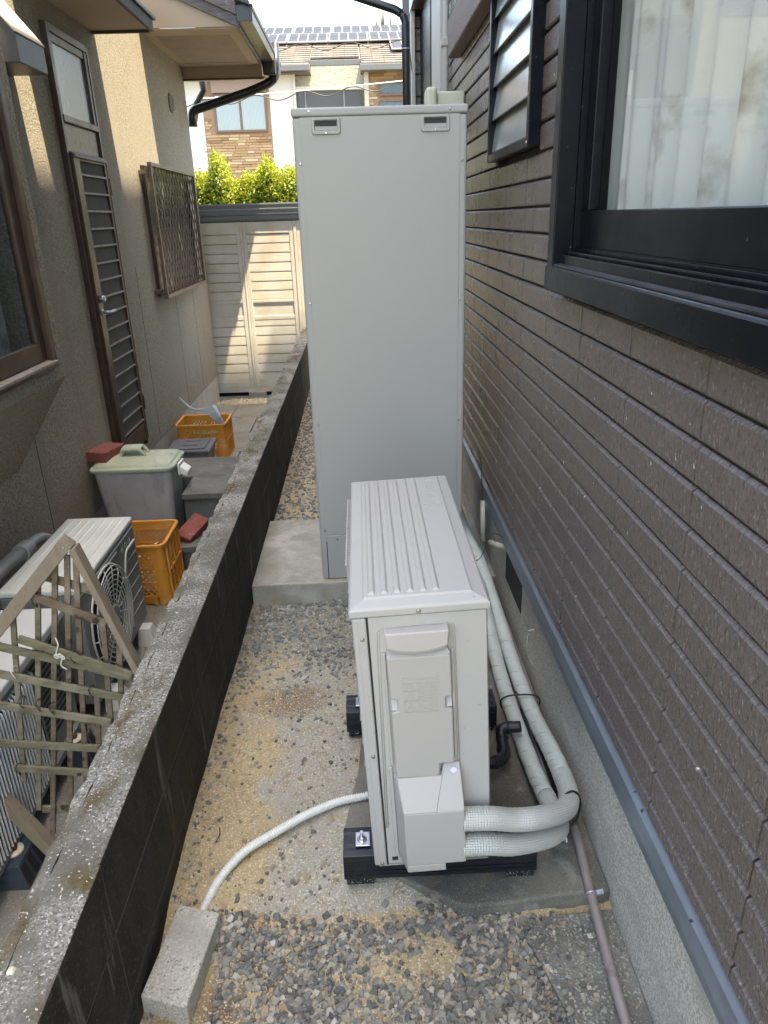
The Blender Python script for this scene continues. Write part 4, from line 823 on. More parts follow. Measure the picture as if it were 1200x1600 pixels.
# ------------------------------------------------------------------ pipes
def pipe(name, pts, r, lab, grp='insulated pipes looping behind the heat pump', wrap_from=None):
    P = smooth_path(pts, 14); t = thing(name, lab, 'pipe', tuple(pts[0][:2]) + (min(p[2] for p in pts) - r,), grp)
    k = wrap_from
    MB().tube(P[:k + 1], [r * (1 + .012 * math.sin(i * 1.7)) for i in range(k + 1)], 24).build('embossed_sleeve', m_insul, t)
    R = []; acc = 0
    for i, p in enumerate(P[k:]):
        R.append(r * .985 * (1 + .02 * math.sin(i * .9)))
    mb = MB().tube(P[k:], R, 24); mb.build('taped_sleeve', m_tape, t)
    mb = MB(); i = k + 3
    while i < len(P) - 1:
        d = (P[i + 1] - P[i]).normalized(); ax = (d + Vector((.35, .1, .35))).normalized()
        mb.ring(P[i], ax, r * .992 / max(.8, abs(ax.dot(d))) ** .5, .0012, 28, 4); i += 4
    mb.build('tape_edges', m_tape, t, kind='stuff')
    return t, P
pipe('insulated_pipe', [(.185, 1.262, .220), (.248, 1.264, .216), (.306, 1.282, .190), (.351, 1.292, .180), (.408, 1.33, .150), (.468, 1.40, .100), (.498, 1.48, .068), (.506, 1.57, .050), (.506, 1.68, .035), (.506, 1.93, -.015), (.500, 2.2, -.015), (.486, 2.5, .05), (.462, 2.75, .13), (.436, 2.95, .16), (.43, 3.2, .17), (.43, 3.5, .17)], .0265, 'upper insulated pipe leaving the pipe cover and running nearest the foundation', wrap_from=98)
pipe('insulated_pipe', [(.185, 1.262, .143), (.25, 1.264, .139), (.309, 1.284, .112), (.389, 1.328, .078), (.437, 1.372, .050), (.462, 1.43, .022), (.458, 1.51, .012), (.452, 1.64, -.008), (.446, 1.90, -.022), (.442, 2.15, -.012), (.440, 2.4, .05), (.437, 2.6, .10), (.420, 2.8, .12), (.41, 3.1, .12)], .0255, 'lower insulated pipe leaving the pipe cover and curling up beside its twin', wrap_from=88)
MB().tube([(.479 + .066 * math.cos(a_), 1.985 + .004 * math.sin(3 * a_), -.016 + .034 * math.sin(a_)) for a_ in np.linspace(0, 6.283, 40)[:-1]], .0028, 8, closed=True).bar((.47, 1.985, .019), (.46, 1.975, .035), .003, .002).build('cable_tie', m_tie, label='black cable tie round both pipes halfway along the foundation', cat='cable tie', group='cable ties')
MB().tube([(.488 + .034 * math.cos(a_), 1.440 + .012 * math.cos(a_), .052 + .062 * math.sin(a_)) for a_ in np.linspace(0, 6.283, 40)[:-1]], .0028, 8, closed=True).build('cable_tie', m_tie, label='black cable tie at the near bend of the two pipes', cat='cable tie', group='cable ties')
MB().ring((.480, 1.430, -.030), (1, .3, .2), .011, .0028, 24, 8).build('white_hook', m_hose, label='small white wire loop below the near bend of the pipes', cat='hook')
# ribbed drain hose
P = smooth_path([(.06, 1.64, -.02), (-.043, 1.622, -.040), (-.117, 1.608, -.042), (-.206, 1.563, -.042), (-.29, 1.503, -.042), (-.362, 1.448, -.045), (-.415, 1.375, -.058), (-.440, 1.30, -.068), (-.450, 1.24, -.070)], 30)
# resample evenly
Q = [P[0]]; acc = 0
for a, b_ in zip(P, P[1:]):
    while (b_ - Q[-1]).length > .0018: Q.append(Q[-1] + (b_ - Q[-1]).normalized() * .0018)
MB().tube(Q, [.0103 + .0018 * (1 if (i // 2) % 2 else -.3) for i in range(len(Q))], 14).build('drain_hose', m_hose, label='pale ribbed drain hose curving from under the unit to the paving brick', cat='hose')
# paving brick weighing down the hose
mb = MB(); tz = -.033
mb.hexa([(-.529, 1.070, -.098), (-.424, 1.040, -.098), (-.392, 1.262, -.098), (-.497, 1.292, -.098), (-.526, 1.068, tz), (-.422, 1.038, tz), (-.390, 1.262, tz), (-.494, 1.292, tz)])
mb.build('paving_brick', m_block, bevel=.005, seg=3, label='rough grey paving brick lying on the gravel at the end of the hose', cat='brick')
# conduit on the ground along the foundation, with a clamp
t = thing('ground_conduit', 'old grey conduit running along the foot of the foundation with a metal clamp', 'conduit', (.51, 1.2, -.09))
MB().tube(smooth_path([(.478, .2, -.072), (.488, .9, -.069), (.500, 1.25, -.040), (.517, 1.50, -.028), (.528, 2.0, -.028), (.530, 2.7, -.028)], 10), .0115, 16).build('conduit_tube', m_conduit, t)
MB().ring((.501, 1.262, -.038), (.05, 1, .1), .0125, .0032, 24, 6).bar((.513, 1.262, -.034), (.530, 1.262, -.030), .012, .006).disc((.524, 1.256, -.027), (0, -.3, 1), .004, .004, 8).build('pipe_clamp', m_galv, t)
# black rubber elbow coming out of the unit
t = thing('black_elbow', 'black ribbed rubber elbow fitting on the pad behind the unit', 'pipe fitting', (.37, 1.74, -.05))
MB().tube(smooth_path([(.30, 1.685, .005), (.345, 1.69, .000), (.376, 1.72, .002), (.378, 1.77, .012), (.385, 1.80, .03), (.44, 1.80, .035)], 8), .0175, 16).build('elbow_tube', m_blackpl, t)
for c, ax in (((.345, 1.69, .0), (1, .2, 0)), ((.376, 1.738, .004), (.1, 1, .1)), ((.379, 1.776, .014), (.1, 1, .5)), ((.40, 1.80, .031), (1, 0, .1))): MB().ring(c, ax, .0175, .0032, 22, 6).build('collar', m_blackpl, t)
MB().tube([(.485, 1.60, -.03), (.49, 1.95, -.035)], .022, 16).build('dark_sleeve', m_blackpl, label='dark pipe end lying under the insulated pipes', cat='pipe')
# stubs and bell wires on the foundation
t = thing('wall_pipe_stub', 'short cream pipe stub with wires poking out of the foundation', 'pipe stub', (.53, 2.70, .2))
MB().tube([(.556, 2.60, .262), (.530, 2.70, .226), (.505, 2.76, .215)], .0115, 14).build('stub_tube', m_cream, t)
MB().tube(smooth_path([(.505, 2.76, .215), (.48, 2.70, .235), (.44, 2.62, .21), (.41, 2.66, .18)], 8), .0018, 6).tube(smooth_path([(.52, 2.73, .23), (.50, 2.66, .30), (.53, 2.58, .31), (.55, 2.55, .28)], 8), .0014, 6).build('wire', m_cable, t)
t = thing('hanging_plug', 'small cream cylinder hanging on a cable beside the tank', 'cable connector', (.515, 3.0, .15))
MB().tube([(.515, 3.02, .30), (.512, 2.98, .12)], .011, 14).build('plug_body', m_cream, t)
MB().tube(smooth_path([(.53, 3.3, .46), (.525, 3.15, .42), (.515, 3.03, .30)], 8), .0022, 6).build('plug_cable', m_cable, t)
mb = MB(); mb.tube(smooth_path([(.555, 2.16, .12), (.535, 2.15, .14), (.53, 2.14, .10), (.54, 2.15, .05), (.553, 2.13, .03)], 8), .0012, 6).tube([(.556, 2.15, .16), (.535, 2.15, .155)], .003, 8)
mb.build('wire_scrap', m_cablew, label='thin pale wire scrap poking out of the foundation', cat='wire')

# ------------------------------------------------------------------ neighbour's air conditioners
def ac_ribs(name, t, x0, x1, y0, y1, z, n=7):
    for i in range(n):
        x = x0 + .035 + (x1 - x0 - .07) * i / (n - 1)
        MB().hexa([(x - .008, y0 + .03, z), (x + .008, y0 + .03, z), (x + .008, y1 - .03, z), (x - .008, y1 - .03, z), (x - .003, y0 + .036, z + .003), (x + .003, y0 + .036, z + .003), (x + .003, y1 - .036, z + .003), (x - .003, y1 - .036, z + .003)]).build(name, m_ac, t)
AC = thing('air_conditioner', 'weathered grey air conditioner unit with round fan guard beside the orange crate', 'air conditioner', (-1.25, 2.8, GL), 'air conditioner units on the neighbour side')
ax0, ax1, ay0, ay1, az0, az1 = -1.405, -1.11, 2.47, 3.19, -.30, .225
MB().box(ax0, ax1, ay0, ay1, az0, az1 - .03).build('casing', m_ac_shade, AC, bevel=.006)
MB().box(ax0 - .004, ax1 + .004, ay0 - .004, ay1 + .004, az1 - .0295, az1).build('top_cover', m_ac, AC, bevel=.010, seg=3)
ac_ribs('rib', AC, ax0, ax1, ay0, ay1, az1 - .0005)
MB().box(ax0 + .02, ax1 - .02, ay0 - .0015, ay0 + .01, az0 + .1, az1 - .045).build('end_panel', m_ac_shade, AC, bevel=.002)
mb = MB()
for i in range(9): mb.box(ax0 + .12, ax0 + .20, ay0 - .003, ay0 - .0016, .02 - i * .022, .032 - i * .022)
mb.build('end_louvre', m_gap, AC)
fc = Vector((ax1 + .002, 2.735, -.045)); R_ = .215
MB().disc((ax1 - .001, fc.y, fc.z), (1, 0, 0), R_ + .008, .003, 48).build('fan_opening', m_dark, AC)
mb = MB()
for i in range(9): mb.ring((ax1 + .012 + .014 * math.sin(math.pi * .5 * (1 - i / 9)) , fc.y, fc.z), (1, 0, 0), R_ - i * .0205, .0028, 44, 5)
mb.ring((ax1 + .006, fc.y, fc.z), (1, 0, 0), R_ + .006, .005, 44, 6)
for k in range(16):
    a = 2 * math.pi * k / 16; a2 = a + .22
    mb.tube([(ax1 + .004, fc.y + (R_ + .005) * math.cos(a), fc.z + (R_ + .005) * math.sin(a)), (ax1 + .016, fc.y + R_ * .93 * math.cos(a + .03), fc.z + R_ * .93 * math.sin(a + .03)), (ax1 + .024, fc.y + .055 * math.cos(a2), fc.z + .055 * math.sin(a2))], .0024, 5)
mb.build('fan_guard', m_acgrille, AC)
MB().disc((ax1 + .020, fc.y, fc.z), (1, 0, 0), .052, .008, 28).build('guard_hub', m_ac_shade, AC)
mb = MB()
for k in range(3):
    a = 2.1 * k; c_, s_ = math.cos(a), math.sin(a)
    mb.add([(ax1 + .0035, fc.y + .04 * c_, fc.z + .04 * s_), (ax1 + .006, fc.y + .17 * math.cos(a + .35), fc.z + .17 * math.sin(a + .35)), (ax1 + .003, fc.y + .17 * math.cos(a - .5), fc.z + .17 * math.sin(a - .5))], [(0, 2, 1)])
mb.build('fan_blade', m_ac_shade, AC)
MB().box(ax1 + .0003, ax1 + .003, ay0 + .02, ay1 - .012, .178, .1835).build('trim_line', m_ac, AC)
MB().box(ax1 + .0003, ax1 + .003, ay0 + .1, 2.93, .158, .167).build('trim_line', m_ac, AC)
MB().tube(bent([(ax1 + .001, 3.17, .115), (ax1 + .001, 3.04, .115), (ax1 + .001, 2.985, .03), (ax1 + .001, 2.975, -.24)], .03), .006, 8).build('panel_lip', m_ac, AC)
mb = MB()
for i in range(5): mb.box(ax1 + .0002, ax1 + .0018, 3.0, 3.17, .06 - i * .065, .063 - i * .065)
mb.build('panel_line', m_ac, AC)
mb = MB()   # worn maker's lettering: broken strokes only, as they read in the picture
for (y_, z_, s_) in ((2.99, .165, .010), (3.015, .168, .012), (3.045, .165, .010), (3.07, .168, .011), (3.10, .166, .012), (3.13, .165, .01)):
    mb.box(ax1 + .0003, ax1 + .0012, y_, y_ + .003, z_ - s_, z_ + s_ * .6).box(ax1 + .0003, ax1 + .0012, y_ + .004, y_ + .012, z_ + s_ * .3, z_ + s_ * .5)
for (y_, z_) in ((3.0, .138), (3.05, .142), (3.10, .140)):
    mb.ring((ax1 + .0006, y_, z_), (1, 0, 0), .010, .0014, 14, 4); mb.box(ax1 + .0003, ax1 + .0014, y_ + .015, y_ + .018, z_ - .012, z_ + .012)
mb.build('lettering', m_acgrille, AC)
for y_ in (2.58, 3.07):
    MB().hexa([(-1.12, y_ - .055, GL), (-1.035, y_ - .055, GL), (-1.035, y_ + .055, GL), (-1.12, y_ + .055, GL), (-1.12, y_ - .03, GL + .085), (-1.062, y_ - .03, GL + .085), (-1.062, y_ + .03, GL + .085), (-1.12, y_ + .03, GL + .085)]).build('white_foot', m_acgrille, AC, bevel=.003)
MB().box(-1.41, -1.36, 2.5, 3.15, GL, -.302).build('wood_sleeper', m_wood, label='dark sleeper under the wall side of the round-fan air conditioner', cat='sleeper')
# near unit, rear fins facing the lane
A2 = thing('air_conditioner', 'near grey air conditioner with white fins facing the lane behind the trellis', 'air conditioner', (-1.3, 1.8, GL), 'air conditioner units on the neighbour side')
MB().box(-1.43, -1.15, 1.28, 2.36, -.27, .17).build('casing', m_ac_shade, A2, bevel=.005)
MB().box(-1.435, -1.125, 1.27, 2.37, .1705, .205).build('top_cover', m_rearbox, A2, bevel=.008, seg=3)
MB().box(-1.15, -1.138, 1.28, 2.36, .145, .170).box(-1.15, -1.130, 1.28, 2.36, -.29, -.262).build('edge_rail', m_ac_shade, A2, bevel=.002)
MB().box(-1.15, -1.146, 1.29, 2.05, -.262, .145).build('fin_shadow_sheet', m_dark, A2)  # dark sheet painted as the shade behind the fins
mb = MB()
for i in range(43):
    y_ = 1.30 + i * .0175
    mb.tube([(-1.147, y_, .128), (-1.136, y_, .142), (-1.128, y_, .132), (-1.127, y_, .10), (-1.127, y_, -.262)], .0042, 6, caps=False)
mb.build('fins', m_wfins, A2, kind='stuff')
mb = MB()
for i in range(14): mb.box(-1.1495, -1.147, 2.08, 2.30, .12 - i * .024, .13 - i * .024)
mb.build('side_louvre', m_gap, A2)
MB().tube([(-1.149, 2.06, .14), (-1.13, 2.06, .13), (-1.13, 2.06, -.26)], .006, 8).build('corner_post', m_ac_shade, A2)
def plastic_foot(y, lab):
    t = thing('plastic_foot', lab, 'foot', (-1.14, y + .06, GL), 'blue black plastic feet under the near air conditioner')
    MB().hexa([(-1.30, y, GL), (-1.075, y, GL), (-1.075, y + .14, GL), (-1.30, y + .14, GL), (-1.30, y + .008, -.292), (-1.095, y + .008, -.292), (-1.095, y + .132, -.292), (-1.30, y + .132, -.292)]).build('foot_body', m_blue, t, bevel=.003)
    mb = MB()
    for k in range(3): mb.hexa([(-1.077, y + .012 + k * .044, GL + .008), (-1.0745, y + .012 + k * .044, GL + .008), (-1.0745, y + .040 + k * .044, GL + .008), (-1.077, y + .040 + k * .044, GL + .008), (-1.0945, y + .014 + k * .040, -.305), (-1.092, y + .014 + k * .040, -.305), (-1.092, y + .040 + k * .040, -.305), (-1.0945, y + .040 + k * .040, -.305)])
    mb.build('foot_cell', m_dark, t)
    mb = MB()
    for z_ in (.03, .06): mb.box(-1.3, -1.077 - z_ * .2, y - .001 + z_ * .09, y + .01, GL + z_, GL + z_ + .003)
    mb.build('foot_ridge', m_blue, t)
    MB().disc((-1.135, y + .07, -.2915), (0, 0, 1), .03, .008, 24).build('washer', m_cream, t)
    MB().disc((-1.135, y + .07, -.2835), (0, 0, 1), .014, .012, 6).build('rusty_bolt', m_rust, t)
plastic_foot(1.66, 'blue black plastic foot with a rusty bolt in the lower left corner')
plastic_foot(2.18, 'blue black plastic foot half hidden behind the trellis slats')
# beige duct with collar
t = thing('wall_duct', 'grey beige pipe duct with a collar and elbow on the left wall', 'duct', (-1.5, 2.8, .1))
MB().tube([(-1.48, 2.3, .24), (-1.50, 2.90, .19)], .034, 20).build('duct_tube', m_duct, t)
MB().tube([(-1.499, 2.88, .192), (-1.501, 2.96, .186)], .041, 20).build('collar', m_duct, t, bevel=.003)
MB().tube(smooth_path([(-1.501, 2.95, .187), (-1.502, 3.03, .185), (-1.49, 3.10, .17), (-1.46, 3.13, .12), (-1.44, 3.14, .02)], 6), .026, 16).build('elbow', m_duct, t)

# ------------------------------------------------------------------ wooden trellis
TR = thing('wooden_trellis', 'weathered wooden trellis with a pointed corner leaning behind the low wall', 'trellis', (-.9, 1.75, GL))
Y0 = 1.755
def tb(name, p, q, w_, th, yy, m, bev=.002):
    return MB().bar((p[0], yy, p[1]), (q[0], yy, q[1]), w_, th, up=(0, 1, 0)).build(name, m, TR, bevel=bev)
tb('frame_rail', (-.783, .733), (-1.30, .178), .036, .040, Y0, m_wood)
tb('frame_rail', (-.772, .716), (-.626, .20), .018, .040, Y0, m_wood)
tb('frame_rail', (-1.30, .20), (-1.002, -.37), .034, .040, Y0, m_wood)
tb('frame_rail', (-.63, .18), (-.985, -.375), .030, .040, Y0 + .01, m_wood)
for (p, q) in (((-.971, .535), (-1.064, -.051)), ((-.887, .612), (-1.042, -.16)), ((-.83, .671), (-1.019, -.256)), ((-.795, .69), (-.958, -.234)), ((-.774, .683), (-.884, -.087)), ((-.732, .523), (-.780, .07)), ((-.703, .421), (-.735, .18)), ((-.791, .266), (-.835, -.03))):
    tb('vertical_slat', p, q, .0155, .009, Y0 + .004, m_wood_g if p[0] < -.85 else m_wood_b)
for i, (p, q, m_) in enumerate((((-.876, .627), (-.75, .575), m_wood_b), ((-.913, .585), (-.723, .487), m_wood_b), ((-.963, .457), (-.676, .323), m_wood_g), ((-1.12, .462), (-.677, .308), m_wood_g), ((-1.13, .366), (-.700, .238), m_wood_g), ((-1.13, .253), (-.765, .160), m_wood_g), ((-1.16, .113), (-.812, .069), m_wood_g), ((-1.075, .012), (-.856, -.018), m_wood_g), ((-1.039, -.17), (-.937, -.174), m_wood_g))):
    yy = Y0 - .008 - (.010 if i == 2 else 0) if i not in (0, 8) else Y0 + .016
    tb('horizontal_slat', p, q, .0245, .009, yy, m_)
def tie(x, z, r, m, nm='wire_tie'):
    MB().tube([(x + .004 * math.sin(2 * a), Y0 - .010 + .014 * math.cos(a), z + r * math.sin(a)) for a in np.linspace(0, 6.283, 24)[:-1]], .0015, 6, closed=True).build(nm, m, TR)
for (x, z) in ((-.897, .565), (-1.0, .245), (-.955, .232), (-.92, .218), (-1.06, .01), (-.83, .385), (-.80, .27)): tie(x, z, .018, m_wire)
tie(-1.0, .345, .019, m_string)
mb = MB(); mb.tube(smooth_path([(-.862, Y0 - .020, .455), (-.858, Y0 - .024, .435), (-.868, Y0 - .026, .405), (-.855, Y0 - .024, .395), (-.862, Y0 - .024, .37), (-.85, Y0 - .022, .355)], 8), .0022, 6)
for c in ((-.858, .402), (-.868, .400), (-.852, .396)): mb.ring((c[0], Y0 - .026, c[1]), (.3, 1, .2), .006, .0026, 12, 5)
mb.build('string_knot', m_string, TR)
for (x, z) in ((-.79, .722), (-.777, .712)): MB().disc((x, Y0 - .0205, z), (0, -1, 0), .003, .002, 8).build('nail', m_screw, TR)

# ------------------------------------------------------------------ crates
def crate(x0, x1, y0, y1, z0, z1, lab, px, loc):
    t = thing('orange_crate', lab, 'crate', loc, 'orange plastic crates')
    tp = .008
    def rnd(x0, x1, y0, y1, r, n=5):
        o = []
        for cx, cy, a0 in ((x1 - r, y1 - r, 0), (x0 + r, y1 - r, 90), (x0 + r, y0 + r, 180), (x1 - r, y0 + r, 270)):
            for i in range(n + 1): a = math.radians(a0 + 90 * i / n); o.append((cx + r * math.cos(a), cy + r * math.sin(a)))
        return o
    mb = MB(); A = rnd(x0 - .008, x1 + .008, y0 - .008, y1 + .008, .045); B = rnd(x0 + .008, x1 - .008, y0 + .008, y1 - .008, .032); n = len(A)
    vs = [(x, y, z1 - .016) for x, y in A] + [(x, y, z1) for x, y in A] + [(x, y, z1) for x, y in B] + [(x, y, z1 - .016) for x, y in B]
    fs = [(j * n + i, j * n + (i + 1) % n, ((j + 1) % 4) * n + (i + 1) % n, ((j + 1) % 4) * n + i) for j in range(4) for i in range(n)]
    mb.add(vs, fs).build('rim', m_orange, t, bevel=.002)
    mb = MB(); A = rnd(x0 + .002, x1 - .002, y0 + .002, y1 - .002, .038); B = rnd(x0 + .007, x1 - .007, y0 + .007, y1 - .007, .034)
    for (za, zb) in ((z1 - .05, z1 - .0162),):
        vs = [(x, y, za) for x, y in A] + [(x, y, zb) for x, y in A] + [(x, y, zb) for x, y in B] + [(x, y, za) for x, y in B]
        mb.add(vs, fs)
    mb.build('band', m_orange, t)
    mb = MB(); mb.box(x0 + .008, x1 - .008, y0 + .008, y1 - .008, z0 + .004, z0 + .009); mb.build('floor', m_orange, t)
    for (cx, cy, a0) in ((x1, y1, 0), (x0, y1, 90), (x0, y0, 180), (x1, y0, 270)):
        sx = 1 if cx == x1 else -1; sy = 1 if cy == y1 else -1; r = .038; c_ = (cx - sx * (r + .002), cy - sy * (r + .002)); mb = MB(); o = []; i_ = []
        for k in range(7):
            a = math.radians(a0 + 15 * k); o.append((c_[0] + r * math.cos(a), c_[1] + r * math.sin(a))); i_.append((c_[0] + (r - .004) * math.cos(a), c_[1] + (r - .004) * math.sin(a)))
        ext = .026
        d0 = Vector((-math.sin(math.radians(a0)), math.cos(math.radians(a0)))); d1 = Vector((-math.sin(math.radians(a0 + 90)), math.cos(math.radians(a0 + 90))))
        o = [(o[0][0] - d0.x * ext, o[0][1] - d0.y * ext)] + o + [(o[-1][0] + d1.x * ext, o[-1][1] + d1.y * ext)]
        i_ = [(i_[0][0] - d0.x * ext, i_[0][1] - d0.y * ext)] + i_ + [(i_[-1][0] + d1.x * ext, i_[-1][1] + d1.y * ext)]
        mb.prism(o + i_[::-1], 'z', z0, z1 - .048).build('corner_post', m_orange, t)
    h0, h1 = z0 + .05, z1 - .05; hh = h1 - h0
    for (o, U, L) in (((x0 + .062, y0 + .004, h0), (1, 0, 0), x1 - x0 - .124), ((x0 + .062, y1 - .004, h0), (1, 0, 0), x1 - x0 - .124), ((x0 + .004, y0 + .062, h0), (0, 1, 0), y1 - y0 - .124), ((x1 - .008, y0 + .062, h0), (0, 1, 0), y1 - y0 - .124)):
        mb = MB(); lattice(mb, o, U, (0, 0, 1), L, hh, .030, .0085, 45, .003)
        o = Vector(o); U = Vector(U); Nn = U.cross(Vector((0, 0, 1)))
        for k in range(4):
            z_ = hh * k / 3; p = o + Vector((0, 0, z_)); mb.bar(p, p + U * L, .008, .010, up=Nn)
        nv = 3
        for k in range(1, nv): p = o + U * (L * k / nv) if False else o + U * (L * .5); 
        p = o + U * (L * .5); mb.bar(p, p + Vector((0, 0, hh)), .014, .008, up=Nn)
        mb.build('side_lattice', m_orange, t, kind='stuff')
    # outer ribs of the lane-facing side
    mb = MB()
    for k in range(5): y_ = y0 + .045 + (y1 - y0 - .09) * k / 4; mb.box(x1 - .004, x1 + .008, y_ - .003, y_ + .003, z0 + .004, z1 - .03)
    for z_ in (z0 + .004, z0 + (z1 - z0) * .5): mb.box(x1 - .004, x1 + .007, y0 + .04, y1 - .04, z_, z_ + .006)
    mb.build('outer_rib', m_orange, t)
    MB().prism([(x0 + .06, z0 + .012), (x0 + .06, z0 + .05), (x1 - .06, z0 + .05), (x1 - .06, z0 + .0), (x1 - .08, z0 + .0), (x1 - .10, z0 + .012)], 'y', y0 + .002, y0 + .007).build('kick_strip', m_orange, t)
    return t
crate(-1.50, -1.055, 3.42, 3.76, GL + .002, -.03, 'orange lattice crate between the round-fan air conditioner and the grey bin', 0, (-1.28, 3.59, GL))
crate(-1.575, -1.165, 5.93, 6.28, GL + .003, -.07, 'orange lattice crate holding a pale scoop beyond the porch step', 0, (-1.37, 6.1, GL))
mb = MB()
for i in range(46):
    c = Vector((random.uniform(-1.42, -1.10), random.uniform(3.45, 3.60), random.uniform(-.17, -.08))); r_ = random.uniform(.012, .028); o = len(mb.v)
    pts = [c + Vector((random.gauss(0, 1), random.gauss(0, 1), random.gauss(0, 1))).normalized() * r_ for _ in range(5)]
    mb.add(pts, [(0, 1, 2), (0, 2, 3), (0, 3, 4), (1, 2, 4), (0, 4, 1), (2, 3, 4)])
mb.build('crumpled_wrap', m_clear, kind='stuff', label='shiny crumpled clear wrap lying in the near orange crate', cat='plastic wrap')
MB().box(-1.46, -1.10, 3.45, 3.73, -.36, -.30).build('packed_sack', m_bucket_b, bevel=.02, label='flat sack in the bottom of the near crate, coloured dark as the shade inside', cat='sack')  # dark tone stands in for shade behind the lattice holes
# contents of the far crate
mb = MB(); rings = [(.02, .012), (.17, .05), (.19, .062), (.18, .07), (.08, .085), (.0, .088)]; vs = []; n = 24
for (r_, z_) in rings:
    for k in range(n): a = 2 * math.pi * k / n; vs.append((-1.40 + r_ * 1.0 * math.cos(a), 6.08 + r_ * .75 * math.sin(a), -.215 + z_ - .14 * r_ * math.cos(a)))
mb.add(vs, [(j * n + k, j * n + (k + 1) % n, (j + 1) * n + (k + 1) % n, (j + 1) * n + k) for j in range(len(rings) - 1) for k in range(n)], sm=True).build('green_basin', m_green, label='upturned green plastic basin inside the far orange crate', cat='basin')
t = thing('scoop', 'pale blue grey plastic scoop with a curved handle sticking out of the far crate', 'scoop', (-1.3, 6.0, -.1))
mb = MB(); mb.hexa([(-1.345, 5.99, .045), (-1.255, 5.97, .085), (-1.235, 6.02, .075), (-1.325, 6.05, .035), (-1.250, 5.95, -.045), (-1.190, 5.93, .0), (-1.165, 5.95, -.085), (-1.185, 5.97, -.09)]); mb.build('scoop_blade', m_scoop, t, bevel=.004)
MB().bar((-1.305, 5.968, .005), (-1.235, 5.948, .045), .004, .004).build('scoop_rib', m_hose, t)
MB().tube(smooth_path([(-1.34, 6.0, .05), (-1.40, 6.0, .045), (-1.46, 6.01, .07), (-1.53, 6.03, .14)], 8), .007, 10).build('scoop_handle', m_scoop, t)

# grey storage box between crate and porch
t = thing('storage_box', 'small grey box with a slate lid in front of the far orange crate', 'box', (-1.34, 5.45, GL))
MB().hexa([(-1.50, 5.42, GL + .002), (-1.24, 5.42, GL + .002), (-1.24, 5.70, GL + .002), (-1.50, 5.70, GL + .002), (-1.525, 5.40, -.155), (-1.215, 5.40, -.155), (-1.215, 5.72, -.155), (-1.525, 5.72, -.155)]).build('box_body', m_bucket_b, t, bevel=.008)
MB().box(-1.54, -1.20, 5.385, 5.735, -.156, -.128).build('lid', m_bucket, t, bevel=.010, seg=3)
MB().box(-1.50, -1.24, 5.42, 5.70, -.1285, -.118).build('lid_panel', m_bucket, t, bevel=.008)
mb = MB(); mb.tube(bent([(-1.42, 5.62, -.116), (-1.42, 5.50, -.116), (-1.30, 5.50, -.116), (-1.30, 5.62, -.116), (-1.42, 5.62, -.116)], .01), .003, 6); mb.build('lid_ridge', m_bucket, t)
MB().tube([(-1.213, 5.46, -.20), (-1.205, 5.46, -.30), (-1.205, 5.64, -.30), (-1.213, 5.64, -.20)], .004, 8).build('bail', m_galv, t)

# rubbish bin
t = thing('rubbish_bin', 'weathered grey rubbish bin with a faded green lid on the left path', 'bin', (-1.36, 4.2, GL))
bx0, bx1, by0, by1, zt = -1.60, -1.125, 4.03, 4.37, .168
mb = MB(); mb.hexa([(bx0 + .07, by0 + .05, GL), (bx1 - .05, by0 + .05, GL), (bx1 - .05, by1 - .04, GL), (bx0 + .07, by1 - .04, GL), (bx0 + .012, by0 + .012, zt), (bx1 - .012, by0 + .012, zt), (bx1 - .012, by1 - .012, zt), (bx0 + .012, by1 - .012, zt)]); mb.build('bin_body', m_bin, t, bevel=.035, seg=4)
def rrect(x0, x1, y0, y1, r, n=6):
    o = []
    for cx, cy, a0 in ((x1 - r, y1 - r, 0), (x0 + r, y1 - r, 90), (x0 + r, y0 + r, 180), (x1 - r, y0 + r, 270)):
        for i in range(n + 1): a = math.radians(a0 + 90 * i / n); o.append((cx + r * math.cos(a), cy + r * math.sin(a)))
    return o
lv = [(rrect(bx0 - .006, bx1 + .006, by0 - .006, by1 + .006, .05), zt - .004), (rrect(bx0 - .008, bx1 + .008, by0 - .008, by1 + .008, .05), zt + .012), (rrect(bx0 + .0, bx1 - .0, by0 + .0, by1 - .0, .045), zt + .019), (rrect(bx0 + .010, bx1 - .010, by0 + .010, by1 - .010, .04), zt + .019), (rrect(bx0 + .020, bx1 - .020, by0 + .020, by1 - .020, .035), zt + .033), (rrect(bx0 + .06, bx1 - .06, by0 + .06, by1 - .06, .03), zt + .044), (rrect(bx0 + .12, bx1 - .12, by0 + .11, by1 - .11, .025), zt + .056)]
n = len(lv[0][0]); mb = MB(); mb.add([(x, y, z) for pl, z in lv for x, y in pl], [(j * n + i, j * n + (i + 1) % n, (j + 1) * n + (i + 1) % n, (j + 1) * n + i) for j in range(len(lv) - 1) for i in range(n)] + [tuple((len(lv) - 1) * n + i for i in range(n))]); mb.build('lid', m_lid, t, bevel=.003)
mb = MB(); mb.tube(bent([(-1.445, 4.16, .21), (-1.435, 4.16, .262), (-1.33, 4.16, .262), (-1.30, 4.16, .215)], .02), .010, 12).tube(bent([(-1.445, 4.24, .21), (-1.435, 4.24, .262), (-1.33, 4.24, .262), (-1.30, 4.24, .215)], .02), .010, 12); mb.box(-1.44, -1.325, 4.158, 4.242, .262, .270); mb.build('lid_handle', m_lid, t, bevel=.002)
MB().box(bx1 + .004, bx1 + .018, 4.14, 4.26, .10, .168).prism([(bx1 + .006, .11), (bx1 + .055, .085), (bx1 + .062, .115), (bx1 + .02, .15)], 'y', 4.15, 4.25).build('side_latch', m_hose, t, bevel=.004)
